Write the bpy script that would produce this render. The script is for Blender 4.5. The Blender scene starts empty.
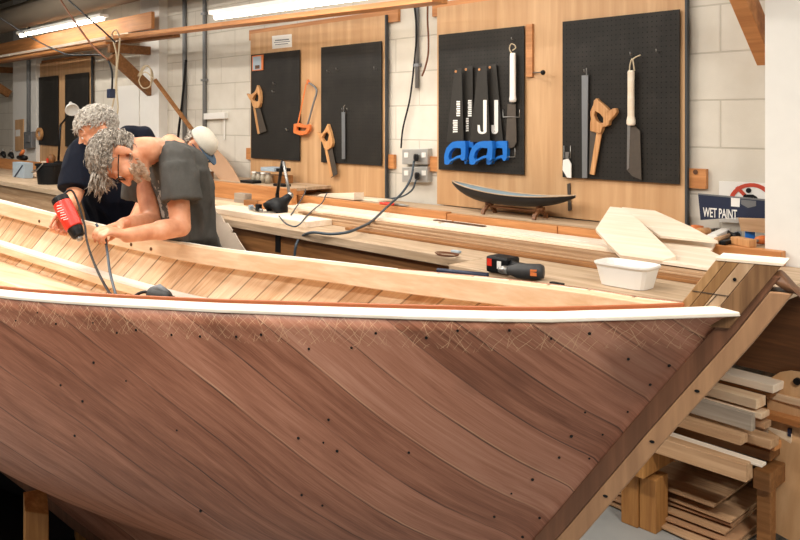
import bpy, bmesh, math, random
from mathutils import Vector as V, Matrix as M, noise
random.seed(7)
C = bpy.context.scene.collection
H = 1.65                                     # eye height
RV = V((.68878, -.72498, 0)); NV = V((-.72498, -.68878, 0)); UP = V((0, 0, 1)); P0 = V((0, 5.4, 0))
C0 = P0.dot(NV)
WROT = M((RV, -NV, UP)).transposed().to_4x4()          # local x along the wall, y into the wall
BOW = V((.74, 1.80, 0)); BC = V((-.8486, .5291, 0)); BN = V((-.5291, -.8486, 0))
BROT = M((BC, BN, UP)).transposed().to_4x4()           # local x aft along the keel, y to the near side
IDROT = M.Identity(4)
FR = {}

def pix(x, y, Y): return V(((x-400)/800*Y, Y, H-(y-120)/800*Y))
def W(s, d, z): return P0 + RV*s + NV*d + UP*z
def B(a, b, z): return BOW + BC*a + BN*b + UP*z
def wY(x, d): return (C0 + d)/((x-400)/800*NV.x + NV.y)
def wp(x, y, d): return pix(x, y, wY(x, d))            # where a sight line meets the plane d in front of the wall
def ws(x, d): return (wp(x, 120, d)-P0).dot(RV)
def wz(x, y, d): return wp(x, y, d).z
def rayplane(x, y, p, n):
    o = V((0, 0, H)); r = V(((x-400)/800, 1, -(y-120)/800))
    return o + r*((p-o).dot(n)/r.dot(n))

class MB:
    def __init__(s): s.v = []; s.f = []; s.uv = {}
    def add(s, vs, fs):
        n = len(s.v); s.v += [V(p) for p in vs]; s.f += [[i+n for i in f] for f in fs]; return s
    def hexa(s, p):                                     # 8 corners: bottom loop then top loop
        return s.add(p, [(3,2,1,0),(4,5,6,7),(0,1,5,4),(1,2,6,5),(2,3,7,6),(3,0,4,7)])
    def wbox(s, s0, s1, d0, d1, z0, z1):
        return s.hexa([W(s0,d0,z0),W(s1,d0,z0),W(s1,d1,z0),W(s0,d1,z0),W(s0,d0,z1),W(s1,d0,z1),W(s1,d1,z1),W(s0,d1,z1)])
    def box(s, c, sz, rot=None):
        x, y, z = [k/2 for k in sz]; r = rot or IDROT
        r = r.to_3x3()
        return s.hexa([c + r @ V(q) for q in [(-x,-y,-z),(x,-y,-z),(x,y,-z),(-x,y,-z),(-x,-y,z),(x,-y,z),(x,y,z),(-x,y,z)]])
    def beam(s, p0, p1, w, h, up=UP):
        t = (p1-p0).normalized(); a = t.cross(up).normalized()*w/2; b = a.cross(t).normalized()*h/2
        return s.hexa([p0-a-b, p1-a-b, p1+a-b, p0+a-b, p0-a+b, p1-a+b, p1+a+b, p0+a+b])
    def prism(s, pts, vec):
        n = len(pts); vec = V(vec)
        return s.add(list(pts)+[p+vec for p in pts], [list(range(n))[::-1], [i+n for i in range(n)]] + [(i, (i+1) % n, (i+1) % n+n, i+n) for i in range(n)])
    def ring_prism(s, o, i, vec, n=28):
        o = resamp(o, n); i = resamp(i, n); vec = V(vec)
        best = min(range(n), key=lambda k: sum((o[j]-i[(j+k) % n]).length for j in range(n)))
        i = i[best:]+i[:best]
        vs = o+i+[p+vec for p in o]+[p+vec for p in i]; fs = []
        for a in range(n):
            b = (a+1) % n
            fs += [(a,b,n+b,n+a), (2*n+a,3*n+a,3*n+b,2*n+b), (a,2*n+a,2*n+b,b), (n+a,n+b,3*n+b,3*n+a)]
        return s.add(vs, fs)
    def tube(s, pts, r, n=8, cap=True, flat=None):
        pts = [V(p) for p in pts]; m = len(pts); rs = r if isinstance(r, (list, tuple)) else [r]*m
        vs = []; fs = []; prev = None
        for k in range(m):
            t = (pts[min(k+1, m-1)]-pts[max(k-1, 0)])
            t = t.normalized() if t.length > 1e-9 else V((0,0,1))
            a = prev - t*prev.dot(t) if prev is not None else t.orthogonal()
            if a.length < 1e-6: a = t.orthogonal()
            a.normalize(); prev = a; b = t.cross(a)
            for j in range(n):
                th = 2*math.pi*j/n; vs.append(pts[k]+(a*math.cos(th)+b*math.sin(th))*rs[k])
        for k in range(m-1):
            for j in range(n):
                fs.append((k*n+j, k*n+(j+1) % n, (k+1)*n+(j+1) % n, (k+1)*n+j))
        if cap: fs += [list(range(n))[::-1], [(m-1)*n+j for j in range(n)]]
        return s.add(vs, fs)
    def stack(s, rings, n=24, e=2.3):                   # rings of (centre, half-axis a, half-axis b)
        vs = []; fs = []; m = len(rings)
        for c, a, b in rings:
            for j in range(n):
                th = 2*math.pi*j/n; x, y = math.cos(th), math.sin(th)
                k = (abs(x)**e+abs(y)**e)**(-1/e); vs.append(c+a*x*k+b*y*k)
        for k in range(m-1):
            for j in range(n): fs.append((k*n+j, k*n+(j+1) % n, (k+1)*n+(j+1) % n, (k+1)*n+j))
        fs += [list(range(n))[::-1], [(m-1)*n+j for j in range(n)]]
        return s.add(vs, fs)
    def lathe(s, o, prof, n=24, rot=None):
        r = (rot or IDROT).to_3x3(); ax, ay, az = r @ V((1,0,0)), r @ V((0,1,0)), r @ V((0,0,1))
        return s.stack([(o+az*z, ax*max(q,1e-4), ay*max(q,1e-4)) for q, z in prof], n, 2)
    def ell(s, c, rad, rot=None, n=16):
        r = (rot or IDROT).to_3x3(); vs = []; fs = []; m = n//2
        for k in range(m+1):
            ph = math.pi*k/m
            for j in range(n):
                th = 2*math.pi*j/n
                vs.append(c + r @ V((rad[0]*math.sin(ph)*math.cos(th), rad[1]*math.sin(ph)*math.sin(th), rad[2]*math.cos(ph))))
        for k in range(m):
            for j in range(n): fs.append((k*n+j, (k+1)*n+j, (k+1)*n+(j+1) % n, k*n+(j+1) % n))
        return s.add(vs, fs)
    def cap(s, p0, p1, r0, r1, n=12, k=5):              # a limb: tapered with round ends
        t = (p1-p0).normalized(); pts = []; rs = []
        for i in range(k+1):
            a = math.pi/2*(1-i/k); pts.append(p0-t*r0*math.sin(a)); rs.append(max(r0*math.cos(a), 1e-4))
        for i in range(k+1):
            a = math.pi/2*i/k; pts.append(p1+t*r1*math.sin(a)); rs.append(max(r1*math.cos(a), 1e-4))
        return s.tube(pts, rs, n)
    def chain(s, pts, rs, n=12):
        for i in range(len(pts)-1): s.cap(V(pts[i]), V(pts[i+1]), rs[i], rs[i+1], n)
        return s
    def wpoly(s, pxy, d, t):                            # outline standing in the plane d, thickness t towards the wall
        return s.prism([wp(x, y, d) for x, y in pxy], -NV*t)
    def wring(s, o, i, d, t): return s.ring_prism([wp(*p, d) for p in o], [wp(*p, d) for p in i], -NV*t)

def resamp(pts, n):
    m = len(pts); L = [(pts[(i+1) % m]-pts[i]).length for i in range(m)]; T = sum(L); out = []
    for k in range(n):
        t = T*k/n; i = 0
        while t > L[i]: t -= L[i]; i = (i+1) % m
        out.append(pts[i].lerp(pts[(i+1) % m], t/L[i]))
    return out
def curve(pts, k=8):                                    # Catmull-Rom through points
    pts = [V(p) for p in pts]; out = []; P = [2*pts[0]-pts[1]]+pts+[2*pts[-1]-pts[-2]]
    for i in range(1, len(P)-2):
        for j in range(k):
            t = j/k; a, b, c, d = P[i-1:i+3]
            out.append(.5*((2*b)+(c-a)*t+(2*a-5*b+4*c-d)*t*t+(3*b-a-3*c+d)*t**3))
    return out+[pts[-1]]
def interp(tab, x):                                     # smooth table lookup
    if x <= tab[0][0]: return tab[0][1]
    if x >= tab[-1][0]: return tab[-1][1]
    n = len(tab)
    for i in range(n-1):
        if x <= tab[i+1][0]:
            x0, y0 = tab[i]; x1, y1 = tab[i+1]; h = x1-x0
            m = lambda k: (tab[min(k+1,n-1)][1]-tab[max(k-1,0)][1])/(tab[min(k+1,n-1)][0]-tab[max(k-1,0)][0])
            t = (x-x0)/h
            return (2*t**3-3*t*t+1)*y0+(t**3-2*t*t+t)*h*m(i)+(-2*t**3+3*t*t)*y1+(t**3-t*t)*h*m(i+1)
def mk(name, mb, mat, mat4, smooth, bev, hi=None):
    inv = mat4.inverted(); me = bpy.data.meshes.new(name)
    me.from_pydata([inv @ p for p in mb.v], [], mb.f)
    for lay, vals in mb.uv.items():
        uv = me.uv_layers.new(name=lay)
        for l in me.loops: uv.data[l.index].uv = vals[l.vertex_index]
    bm = bmesh.new(); bm.from_mesh(me); bmesh.ops.recalc_face_normals(bm, faces=bm.faces); bm.to_mesh(me); bm.free()
    if smooth: me.polygons.foreach_set('use_smooth', [True]*len(me.polygons))
    me.materials.append(mat)
    o = bpy.data.objects.new(name, me); C.objects.link(o)
    if bev:
        b = o.modifiers.new('edge', 'BEVEL'); b.width = bev; b.segments = 2; b.limit_method = 'ANGLE'; b.angle_limit = math.radians(40)
    return o
def tag(o, label, cat, group=None, kind=None):
    o['label'] = label; o['category'] = cat
    if group: o['group'] = group
    if kind: o['kind'] = kind
def T(name, label, cat, loc, rot=WROT, group=None):
    o = bpy.data.objects.new(name, None); C.objects.link(o); o.empty_display_size = .1
    m = M.Translation(loc) @ rot; o.matrix_world = m; FR[o] = m; tag(o, label, cat, group); return o
def P(par, name, mb, mat, label=None, bev=0, smooth=False):
    o = mk(name, mb, mat, FR[par], smooth, bev); o.parent = par; FR[o] = FR[par]
    if label: o['label'] = label
    return o
def S(name, label, cat, mb, mat, rot=WROT, group=None, bev=0, smooth=False, kind=None):
    r = rot.to_3x3().inverted(); q = [r @ p for p in mb.v]
    lo = [min(p[i] for p in q) for i in range(3)]; hi = [max(p[i] for p in q) for i in range(3)]
    c = rot.to_3x3() @ V(((lo[0]+hi[0])/2, (lo[1]+hi[1])/2, lo[2])); m = M.Translation(c) @ rot.to_3x3().to_4x4()
    o = mk(name, mb, mat, m, smooth, bev); o.matrix_world = m; FR[o] = m; tag(o, label, cat, group, kind); return o
def disc(p, u, v, n, r, h=.0012):
    m = MB(); m.stack([(p-n*.003, u*r, v*r), (p+n*h, u*r, v*r)], 9, 2); return m
def onz(x, y, z): return rayplane(x, y, V((0,0,z)), UP)
def ST(name, mb, mat, rot=WROT, par=None):
    o = mk(name, mb, mat, rot, False, 0); o.matrix_world = rot; o['kind'] = 'structure'; FR[o] = rot
    return o
def dup(o, mat4, label=None):
    c = o.copy(); C.objects.link(c); c.matrix_world = mat4; FR[c] = mat4
    if label: c['label'] = label
    for ch in o.children:
        k = ch.copy(); C.objects.link(k); k.parent = c
        for g in ch.children:
            q = g.copy(); C.objects.link(q); q.parent = k
    return c

# ---------------------------------------------------------------- materials
def lin(h):
    h = h.lstrip('#'); out = []
    for i in (0, 2, 4):
        c = int(h[i:i+2], 16)/255; out.append(c/12.92 if c <= .04045 else ((c+.055)/1.055)**2.4)
    return (*out, 1)
class NT:
    def __init__(s, name):
        s.m = bpy.data.materials.new(name); s.m.use_nodes = True; s.t = s.m.node_tree; s.b = s.t.nodes['Principled BSDF']
    def n(s, typ, props={}, **ins):
        k = s.t.nodes.new('ShaderNode'+typ)
        for a, v in props.items(): setattr(k, a, v)
        for a, v in ins.items():
            key = int(a[1:]) if a[0] == '_' and a[1:].isdigit() else a.replace('_', ' ')
            s.set(k.inputs[key], v)
        return k
    def set(s, i, v):
        if isinstance(v, bpy.types.NodeSocket): s.t.links.new(v, i)
        elif isinstance(v, bpy.types.Node): s.t.links.new(v.outputs[0], i)
        else: i.default_value = v
    def math(s, op, a, b=0, c=0): return s.n('Math', {'operation': op}, _0=a, _1=b, _2=c).outputs[0]
    def mix(s, f, a, b, mode='MIX'):
        k = s.n('Mix', {'data_type': 'RGBA', 'blend_type': mode}); s.set(k.inputs[0], f); s.set(k.inputs[6], a); s.set(k.inputs[7], b); return k.outputs[2]
    def ramp(s, f, stops):
        k = s.n('ValToRGB', Fac=f); e = k.color_ramp.elements
        while len(e) < len(stops): e.new(.5)
        for q, (p, c) in zip(e, stops): q.position = p; q.color = c if len(c) == 4 else (*c, 1)
        return k.outputs[0]
    def noise(s, vec, scale, detail=3, rough=.5, dist=0): return s.n('TexNoise', Vector=vec, Scale=scale, Detail=detail, Roughness=rough, Distortion=dist).outputs[0]
    def map(s, vec, scale=(1,1,1), rot=(0,0,0), loc=(0,0,0)): return s.n('Mapping', Vector=vec, Scale=scale, Rotation=rot, Location=loc).outputs[0]
    def obj(s): return s.n('TexCoord').outputs['Object']
    def done(s, col=None, rough=None, bump=None, bs=.2, bd=.01):
        if col is not None: s.set(s.b.inputs['Base Color'], col)
        if rough is not None: s.set(s.b.inputs['Roughness'], rough)
        if bump is not None:
            k = s.n('Bump', Strength=bs, Distance=bd, Height=bump); s.set(s.b.inputs['Normal'], k.outputs[0])
        return s.m
def wood(name, light, dark, axis=0, grain=1.0, rough=.6, knots=.0, var=.12, rings=0):
    t = NT(name); sc = [22*grain]*3; sc[axis] = 1.3*grain
    oi = t.n('ObjectInfo').outputs['Random']
    off = t.n('CombineXYZ', X=t.math('MULTIPLY', oi, 7.3), Y=t.math('MULTIPLY', oi, 3.1), Z=t.math('MULTIPLY', oi, 5.7)).outputs[0]
    vec = t.n('VectorMath', {'operation': 'ADD'}, _0=t.obj(), _1=off).outputs[0]
    a = t.noise(t.map(vec, sc), 1.6, 5, .6, .4); b = t.noise(t.map(vec, [k*4 for k in sc]), 1, 2)
    f = t.math('ADD', t.math('MULTIPLY', a, .75), t.math('MULTIPLY', b, .25))
    col = t.ramp(f, [(.32, lin(dark)), (.5, tuple((x+y)/2 for x, y in zip(lin(light), lin(dark)))), (.62, lin(light))])
    big = t.noise(t.map(vec, [3 if i != axis else .8 for i in range(3)]), 1, 2)
    col = t.mix(t.math('MULTIPLY', t.math('SUBTRACT', big, .4), .7), col, lin(dark))
    if knots:
        v = t.n('TexVoronoi', {'feature': 'F1'}, Vector=t.map(vec, [5 if i != axis else 2.2 for i in range(3)]), Scale=1.0).outputs['Distance']
        kn = t.math('LESS_THAN', v, .075*knots); col = t.mix(t.math('MULTIPLY', kn, .6), col, lin('7a4a22'))
    br = t.math('ADD', t.math('MULTIPLY', oi, 2*var), 1-var)
    col = t.mix(1.0, col, t.n('CombineColor', Red=br, Green=br, Blue=br).outputs[0], 'MULTIPLY')
    return t.done(col, rough, f, .15, .004)
def plain(name, col, rough=.5, metal=0, var=.0, sc=30, bump=0):
    t = NT(name); c = lin(col)
    if var or bump:
        n = t.noise(t.obj(), sc, 4)
        c2 = tuple(k*(1-var) for k in c[:3])+(1,)
        t.b.inputs['Metallic'].default_value = metal
        return t.done(t.mix(n, c, c2), rough, n if bump else None, bump, .005)
    t.b.inputs['Metallic'].default_value = metal
    return t.done(c, rough)
def dull(m, k=.2): m.node_tree.nodes['Principled BSDF'].inputs['Specular IOR Level'].default_value = k; return m
def emit(name, col, k):
    t = NT(name); t.b.inputs['Emission Color'].default_value = lin(col); t.b.inputs['Emission Strength'].default_value = k
    return t.done(lin(col), .5)
def blocks():
    t = NT('painted_blockwork'); o = t.obj(); sx = t.n('SeparateXYZ', Vector=o)
    vec = t.n('CombineXYZ', X=t.math('ADD', sx.outputs[0], .13), Y=t.math('SUBTRACT', sx.outputs[2], .152)).outputs[0]
    br = t.n('TexBrick', Vector=vec, Scale=1.0, Mortar_Size=.005, Mortar_Smooth=.3, Brick_Width=.45, Row_Height=.2275, Color1=(1,1,1,1), Color2=(.9,.9,.9,1), Mortar=(.0,.0,.0,1))
    br.offset = .5
    f = br.outputs['Fac']; n = t.noise(o, 9, 4); n2 = t.noise(o, 160, 2)
    col = t.mix(n, lin('dcd6ca'), lin('cbc3b4')); col = t.mix(t.math('MULTIPLY', f, .38), col, lin('8d8270'))
    hgt = t.math('SUBTRACT', t.math('MULTIPLY', n2, .12), f)
    return t.done(col, .75, hgt, .5, .006)
def pegboard():
    t = NT('black_pegboard'); sx = t.n('SeparateXYZ', Vector=t.obj()); q = []
    for k in (0, 2):
        q.append(t.math('SUBTRACT', t.math('FRACT', t.math('DIVIDE', t.math('ADD', sx.outputs[k], 5.0), .0254)), .5))
    r = t.math('SQRT', t.math('ADD', t.math('MULTIPLY', q[0], q[0]), t.math('MULTIPLY', q[1], q[1])))
    h = t.math('LESS_THAN', r, .13)
    n = t.noise(t.obj(), 7, 5, .7); sm = t.ramp(t.noise(t.obj(), 3.1, 4, .6), [(.55, (0,0,0)), (.75, (1,1,1))])
    col = t.mix(n, lin('1c1a19'), lin('33302b')); col = t.mix(t.math('MULTIPLY', sm, .22), col, lin('57504a')); col = t.mix(h, col, lin('0a0909'))
    return t.done(col, .55, t.math('MULTIPLY', h, -1), .4, .003)
def hull_mat(name, near):
    t = NT(name); u = t.n('UVMap', {'uv_map': 'az'}).outputs[0]; sx = t.n('SeparateXYZ', Vector=u); A, Z = sx.outputs[0], sx.outputs[1]
    k, wdt = (-.62, .118) if near else (.80, .078); c = 1/math.sqrt(1+k*k)
    wob = t.math('MULTIPLY', t.math('SUBTRACT', t.noise(u, 2.2, 1), .5), .03 if near else .012)
    fA = t.math('MULTIPLY', A, t.math('SUBTRACT', -.95, t.math('MULTIPLY', A, -.15))) if near else t.math('MULTIPLY', A, k)
    p = t.math('ADD', t.math('MULTIPLY', t.math('ADD', Z, fA), c/wdt), t.math('DIVIDE', wob, wdt))
    al = t.math('MULTIPLY', t.math('SUBTRACT', A, t.math('MULTIPLY', Z, k)), c)
    cell = t.math('FLOOR', p); fr = t.math('FRACT', p)
    rnd = t.n('TexWhiteNoise', {'noise_dimensions': '1D'}, W=cell).outputs[0]
    ed = t.math('SUBTRACT', .5, t.math('ABSOLUTE', t.math('SUBTRACT', fr, .5)))
    gv = t.n('CombineXYZ', X=t.math('MULTIPLY', al, 2.2), Y=t.math('MULTIPLY', p, 3.2 if near else 2.5), Z=t.math('MULTIPLY', cell, 3.7)).outputs[0]
    g = t.noise(gv, 1.6, 6, .65, .5)
    gf = t.noise(t.n('VectorMath', {'operation': 'MULTIPLY'}, _0=gv, _1=(2.5, 9, 1)).outputs[0], 2, 3)
    g2 = t.math('ADD', t.math('MULTIPLY', g, .7), t.math('MULTIPLY', gf, .3))
    # seams come and go along their length
    vis = t.ramp(t.noise(t.n('CombineXYZ', X=t.math('MULTIPLY', al, 2.5), Y=cell).outputs[0], 1.5, 2), [(.40, (.1,.1,.1) if near else (.55,.55,.55)), (.6, (1,1,1))])
    sw = .018 if near else .036
    seam = t.math('MULTIPLY', t.math('LESS_THAN', ed, sw), vis)
    if near:
        col = t.ramp(t.math('ADD', g2, t.math('MULTIPLY', t.math('SUBTRACT', rnd, .5), .22)), [(.25, lin('73432c')), (.42, lin('945e46')), (.55, lin('ac745b')), (.75, lin('c08c74'))])
        col = t.mix(t.math('MULTIPLY', seam, .8), col, lin('2d170d'))
        # pale glue line beside some seams
        gl = t.math('MULTIPLY', t.math('MULTIPLY', t.math('LESS_THAN', t.math('ABSOLUTE', t.math('SUBTRACT', fr, .045)), .012), t.math('GREATER_THAN', rnd, .55)), vis)
        col = t.mix(t.math('MULTIPLY', gl, .5), col, lin('d9b48e'))
        # scored criss-cross lines under the gunwale
        u2 = t.n('UVMap', {'uv_map': 'sheer'}).outputs[0]; s2 = t.n('SeparateXYZ', Vector=u2); a2, dz = s2.outputs[0], s2.outputs[1]
        wv = t.math('MULTIPLY', t.math('SUBTRACT', t.noise(u2, 9, 2), .5), .05)
        lines = None
        for kk, sp, ph in ((1.1, .026, 0), (-1.0, .030, .3), (.55, .063, .7), (-.45, .071, .1)):
            q = t.math('FRACT', t.math('ADD', t.math('DIVIDE', t.math('ADD', t.math('ADD', a2, t.math('MULTIPLY', dz, kk)), wv), sp), ph))
            l = t.math('LESS_THAN', q, .0017/sp); lines = l if lines is None else t.math('MAXIMUM', lines, l)
        mk_ = t.math('LESS_THAN', t.math('ADD', dz, t.math('MULTIPLY', t.noise(u2, 14, 2), .06)), .105)
        brk = t.ramp(t.noise(u2, 30, 2), [(.38, (0,0,0)), (.55, (1,1,1))])
        lines = t.math('MULTIPLY', t.math('MULTIPLY', lines, mk_), brk)
        col = t.mix(t.math('MULTIPLY', lines, .6), col, lin('dcb690'))
        st = t.math('MULTIPLY', t.ramp(t.noise(u, 3.0, 3), [(.6, (0,0,0)), (.7, (1,1,1))]), .3)
        col = t.mix(st, col, lin('5a3220')); dd = t.n('VectorMath', {'operation': 'DISTANCE'}, _0=u, _1=(.17, 1.065, 0)).outputs['Value']
        sp = t.ramp(t.math('ADD', dd, t.math('MULTIPLY', t.math('SUBTRACT', t.noise(u, 12, 4), .5), .10)), [(.055, (1,1,1)), (.11, (0,0,0))]); col = t.mix(t.math('MULTIPLY', sp, .5), col, lin('5e321c')); rough = .48
    else:
        col = t.ramp(t.math('ADD', g2, t.math('MULTIPLY', t.math('SUBTRACT', rnd, .5), .3)), [(.28, lin('c79c74')), (.48, lin('e4c39f')), (.7, lin('f3dec2'))])
        col = t.mix(t.math('MULTIPLY', seam, .85), col, lin('5e3a1b')); rough = .5
    return t.done(col, rough, t.math('SUBTRACT', t.math('MULTIPLY', g2, .3), seam), .35, .004)

MT = {
 'wall': blocks(), 'peg': pegboard(), 'hull': hull_mat('mahogany_planking', True), 'inner': hull_mat('pale_planking', False),
 'white_wall': plain('white_render', 'e9e6df', .8, var=.08, sc=14, bump=.15),
 'floor': plain('concrete', 'a7a7a3', .6, var=.35, sc=5), 'ceil': plain('ceiling_paint', '8d8479', .8, var=.2, sc=3),
 'ply': wood('plywood', 'd3aa7e', 'ba8d5f', 2, .35, .55, var=.05), 'darkstrip': plain('dark_strip', '3a3d40', .6),
 'orange': wood('orange_pine', 'd2935a', 'ab6d3b', 0, .8, .5, var=.08), 'pine': wood('pine', 'f0d9ba', 'dab48c', 0, .8, .5, knots=.6, var=.1),
 'pale': wood('pale_timber', 'f5e9d8', 'e6d0b4', 0, .6, .5, var=.06), 'white_timber': wood('whitened_timber', 'f4ebde', 'e2d3bd', 0, .8, .5, var=.03),
 'tan': wood('tan_timber', 'c3a07c', 'a07a56', 0, 1, .6, var=.2), 'brown': wood('brown_timber', '9a6a3c', '74481f', 0, 1, .6, var=.15),
 'dark': wood('dark_timber', '6b4424', '482a12', 0, 1, .6, var=.15), 'bench': wood('worn_bench_top', 'c9b094', 'a08566', 0, .9, .6, var=.06),
 'stem': wood('oak_stem', '80543a', '5c3a24', 2, .8, .5, var=.05), 'stemlight': wood('light_oak', 'b58a64', '987050', 2, .8, .5, var=.03),
 'post': wood('upright_post', 'c08b4e', '8f5c2a', 2, 1, .6, var=.08), 'handle': wood('beech_handle', 'dba873', 'b57c48', 2, 2, .45, var=.1),
 'greywood': wood('grey_plank', 'a99c8c', '85786a', 0, .8, .6, var=.06), 'board': plain('hardboard', 'b48a66', .55, var=.15, sc=8),
 'greyboard': plain('grey_board', 'bfae9c', .6, var=.1), 'seal': plain('orange_sealant', 'b4653a', .45, var=.25, sc=60),
 'steel': plain('steel', 'a5a39f', .35, .8, var=.2), 'blade': plain('old_blade', '5e554c', .45, .4, var=.3, sc=40), 'dblade': plain('coated_blade', '3a3733', .5, .3, var=.25, sc=30),
 'black': dull(plain('black_plastic', '0c0c0e', .5, var=.2), .3), 'grey': plain('grey_plastic', '6f7173', .5, var=.15), 'white': plain('white_plastic', 'ece9e2', .4),
 'blue': plain('blue_plastic', '1f74cf', .4, var=.12), 'red': plain('red_plastic', 'd8321f', .4), 'orangep': plain('orange_plastic', 'd9773c', .5), 'cable': plain('cable_grey', '3b4750', .5),
 'navysign': plain('navy_sign', '17233f', .5, var=.2, sc=12), 'paper': plain('paper', 'e9e6e0', .8), 'rope': plain('rope', 'd8c5a5', .8, var=.3, sc=90),
 'galv': plain('galvanised', '8b8d8f', .4, .5, var=.15), 'conduit': plain('conduit_grey', '7d7f80', .5, .2, var=.1), 'duct': plain('duct', '8f8170', .55, var=.2, sc=4),
 'lbox': plain('light_blue_card', 'a3b2bd', .6, var=.15), 'glow': emit('lit_tube', 'fff4e2', 14), 'glass': plain('jar_glass', 'a89c88', .25, var=.4, sc=40), 'apron1': wood('apron_tan', 'b98f60', '8d6439', 2, 1.2, .6, var=.03), 'apron2': wood('apron_brown', 'a98052', '80582f', 2, 1.2, .6, var=.03), 'apron3': wood('apron_pale', 'c9a988', 'a37d58', 2, 1.2, .6, var=.03), 'apron4': wood('apron_dark', '8d6742', '5d3d20', 2, 1.4, .7, var=.03), 'mboat': plain('model_hull','1d1c1c',.4,var=.3,sc=30), 'mgrey': plain('model_inside','8fa0a8',.6,var=.25), 'stand': wood('stand_wood','8a5a34','5e381b',0,3,.5), 'signred': plain('sign_red','c8452c',.5,var=.15), 'drillgrey': plain('dusty_black','3c3b3a',.6,var=.4,sc=60),
 'slate': plain('slate_cloth','3f5468',.7,var=.2), 'plate': plain('socket_plate','b4b2ad',.4,.3,var=.1), 'rust': plain('rusty', '7a4a2c', .6, .2, var=.3),
}

dull(MT['peg']); dull(MT['dblade'], .3); dull(MT['mboat'], .3)
# ---------------------------------------------------------------- room
SR = ws(800, 0)+4.6
wall = MB(); wall.wbox(-14, SR, -.15, 0, 0, 3.3); ST('wall_back', wall, MT['wall'], WROT)
fl = MB(); fl.wbox(-14, SR, -.15, 9, -.1, 0); ST('floor', fl, MT['floor'], WROT)
ce = MB(); ce.wbox(-14, SR, -.15, 9, 3.3, 3.4); ST('ceiling', ce, MT['ceil'], WROT)
wl = MB(); wl.wbox(-14.15, -14, -.15, 9, 0, 3.3); ST('wall_left', wl, MT['white_wall'], WROT)
pl = MB(); pl.wbox(ws(765, .30), SR, .001, .30, 0.001, 3.299); ST('pillar_right', pl, MT['white_wall'], WROT)
# shallow piers along the far wall
for i, (xa, xb, d) in enumerate([(140, 159, .09), (13, 36, .09)]):
    m = MB(); m.wbox(ws(xa, d), ws(xb, d), .001, d, .001, 3.299); ST('pier_%d' % (i+1), m, MT['white_wall'], WROT)

# ---------------------------------------------------------------- plywood panels and pegboards
ZT, ZB, DP = 2.365, 1.115, .042
def panel(name_label, x0, x1, bx, zt=ZT, lowbat=True, edge=True):
    s0, s1 = ws(x0, DP), ws(x1, DP); t = T('tool_board', name_label, 'panel', W((s0+s1)/2, .02, ZB), WROT, 'plywood tool panels')
    m = MB(); m.wbox(s0, s1, .024, DP, ZB, zt); P(t, 'sheet', m, MT['ply'], bev=.001)
    m = MB(); m.wbox(ws(bx[0], .024), ws(bx[1], .024), .001, .0235, zt-.05, zt+.035); P(t, 'batten', m, MT['orange'])
    if lowbat:
        zb = 1.37; m = MB(); m.wbox(ws(bx[2], .024), ws(bx[3], .024), .001, .0235, zb-.05, zb+.045); P(t, 'batten', m, MT['orange'])
    if edge:
        m = MB(); m.wbox(s1, s1+.012, .02, DP+.002, ZB, zt); P(t, 'edge_strip', m, MT['darkstrip'], 'dark strip')  # thin dark strip beside the sheet's right edge
    return t
panel('plywood tool panel at the dim far end, behind the white-haired man in navy', 36.5, 91, (36, 91.5, 36, 91))
pm = panel('plywood tool panel carrying the hacksaw and two wooden-handled saws', 250.5, 385, (249, 398, 246, 394))
pr = panel('large plywood tool panel above the model boat, with the blue-handled saws', 437, 685, (432, 690, 428, 706))
m = MB(); q = wp(695.5, 172, .026); m.lathe(q, [(.012, 0), (.012, .002), (.0, .002)], 14, M((RV, UP, NV)).transposed().to_4x4()); P(pr, 'batten_hole', m, MT['dark'])
m = MB(); m.wbox(ws(525.5, .06), ws(532, .06), DP+.001, .058, wz(529, 77, .06), wz(529, 24, .06)); S('wood_strip', 'narrow upright wooden strip beside the pegboard of blue-handled saws', 'strip', m, MT['orange'], bev=.001)
PZ0, PZ1, DG = 1.337, 2.188, .058
def hook(mb, x, y, d=.075, w=.02, dn=.022):             # bent wire peg hook
    p = wp(x, y, DG); mb.tube([p+NV*.001, p+NV*.028, p+NV*.03+UP*.014], .0022, 6)
def pegb(label, x0, x1, hooks, rects=()):
    s0, s1 = ws(x0, DG), ws(x1, DG); t = T('pegboard', label, 'pegboard', W((s0+s1)/2, DP+.006, PZ0), WROT, 'black pegboards on the plywood panels')
    m = MB(); m.wbox(s0, s1, DG-.006, DG, PZ0, PZ1); P(t, 'board', m, MT['peg'])
    for u in (s0+.02, s1-.04):
        m = MB(); m.wbox(u, u+.02, DP+.0005, DG-.006, PZ0+.01, PZ1-.01); P(t, 'spacer', m, MT['dark'])
    for x, y in hooks: m = MB(); hook(m, x, y); P(t, 'hook', m, MT['steel'], smooth=True)
    for x0, y0, x1, y1 in rects:
        m = MB(); d = DG+.02
        m.tube([wp(x0, y0, DG), wp(x0, y0, d), wp(x0, y1, d), wp(x1, y1, d), wp(x1, y0, d), wp(x1, y0, DG)], .0025, 6); P(t, 'hook', m, MT['steel'], smooth=True)
    return t
pegb('black pegboard left of the gap on the far plywood panel', 37, 58, [])
pegb('black pegboard behind the white angle lamp at the far end', 65, 88.5, [])
pegb('black pegboard with an orange card at its top left corner', 251, 299.5, [(275, 92), (289, 130), (276, 84)])
pegb('black pegboard right of the hacksaw, with a wooden-handled saw and metal rule', 321, 381.5, [(330, 72), (339, 70), (377, 69), (350, 110), (345, 110)])
pegb('black pegboard carrying the blue-handled saws', 438.5, 524, [(514.5, 40)], [(503, 110, 519.5, 117), (507, 148, 515, 157)])
pegb('black pegboard nearest the white pillar, with the white-handled blade', 562.5, 679.5, [(659, 52), (633, 55), (587, 72)], [(564, 146, 570.5, 158)])

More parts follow.
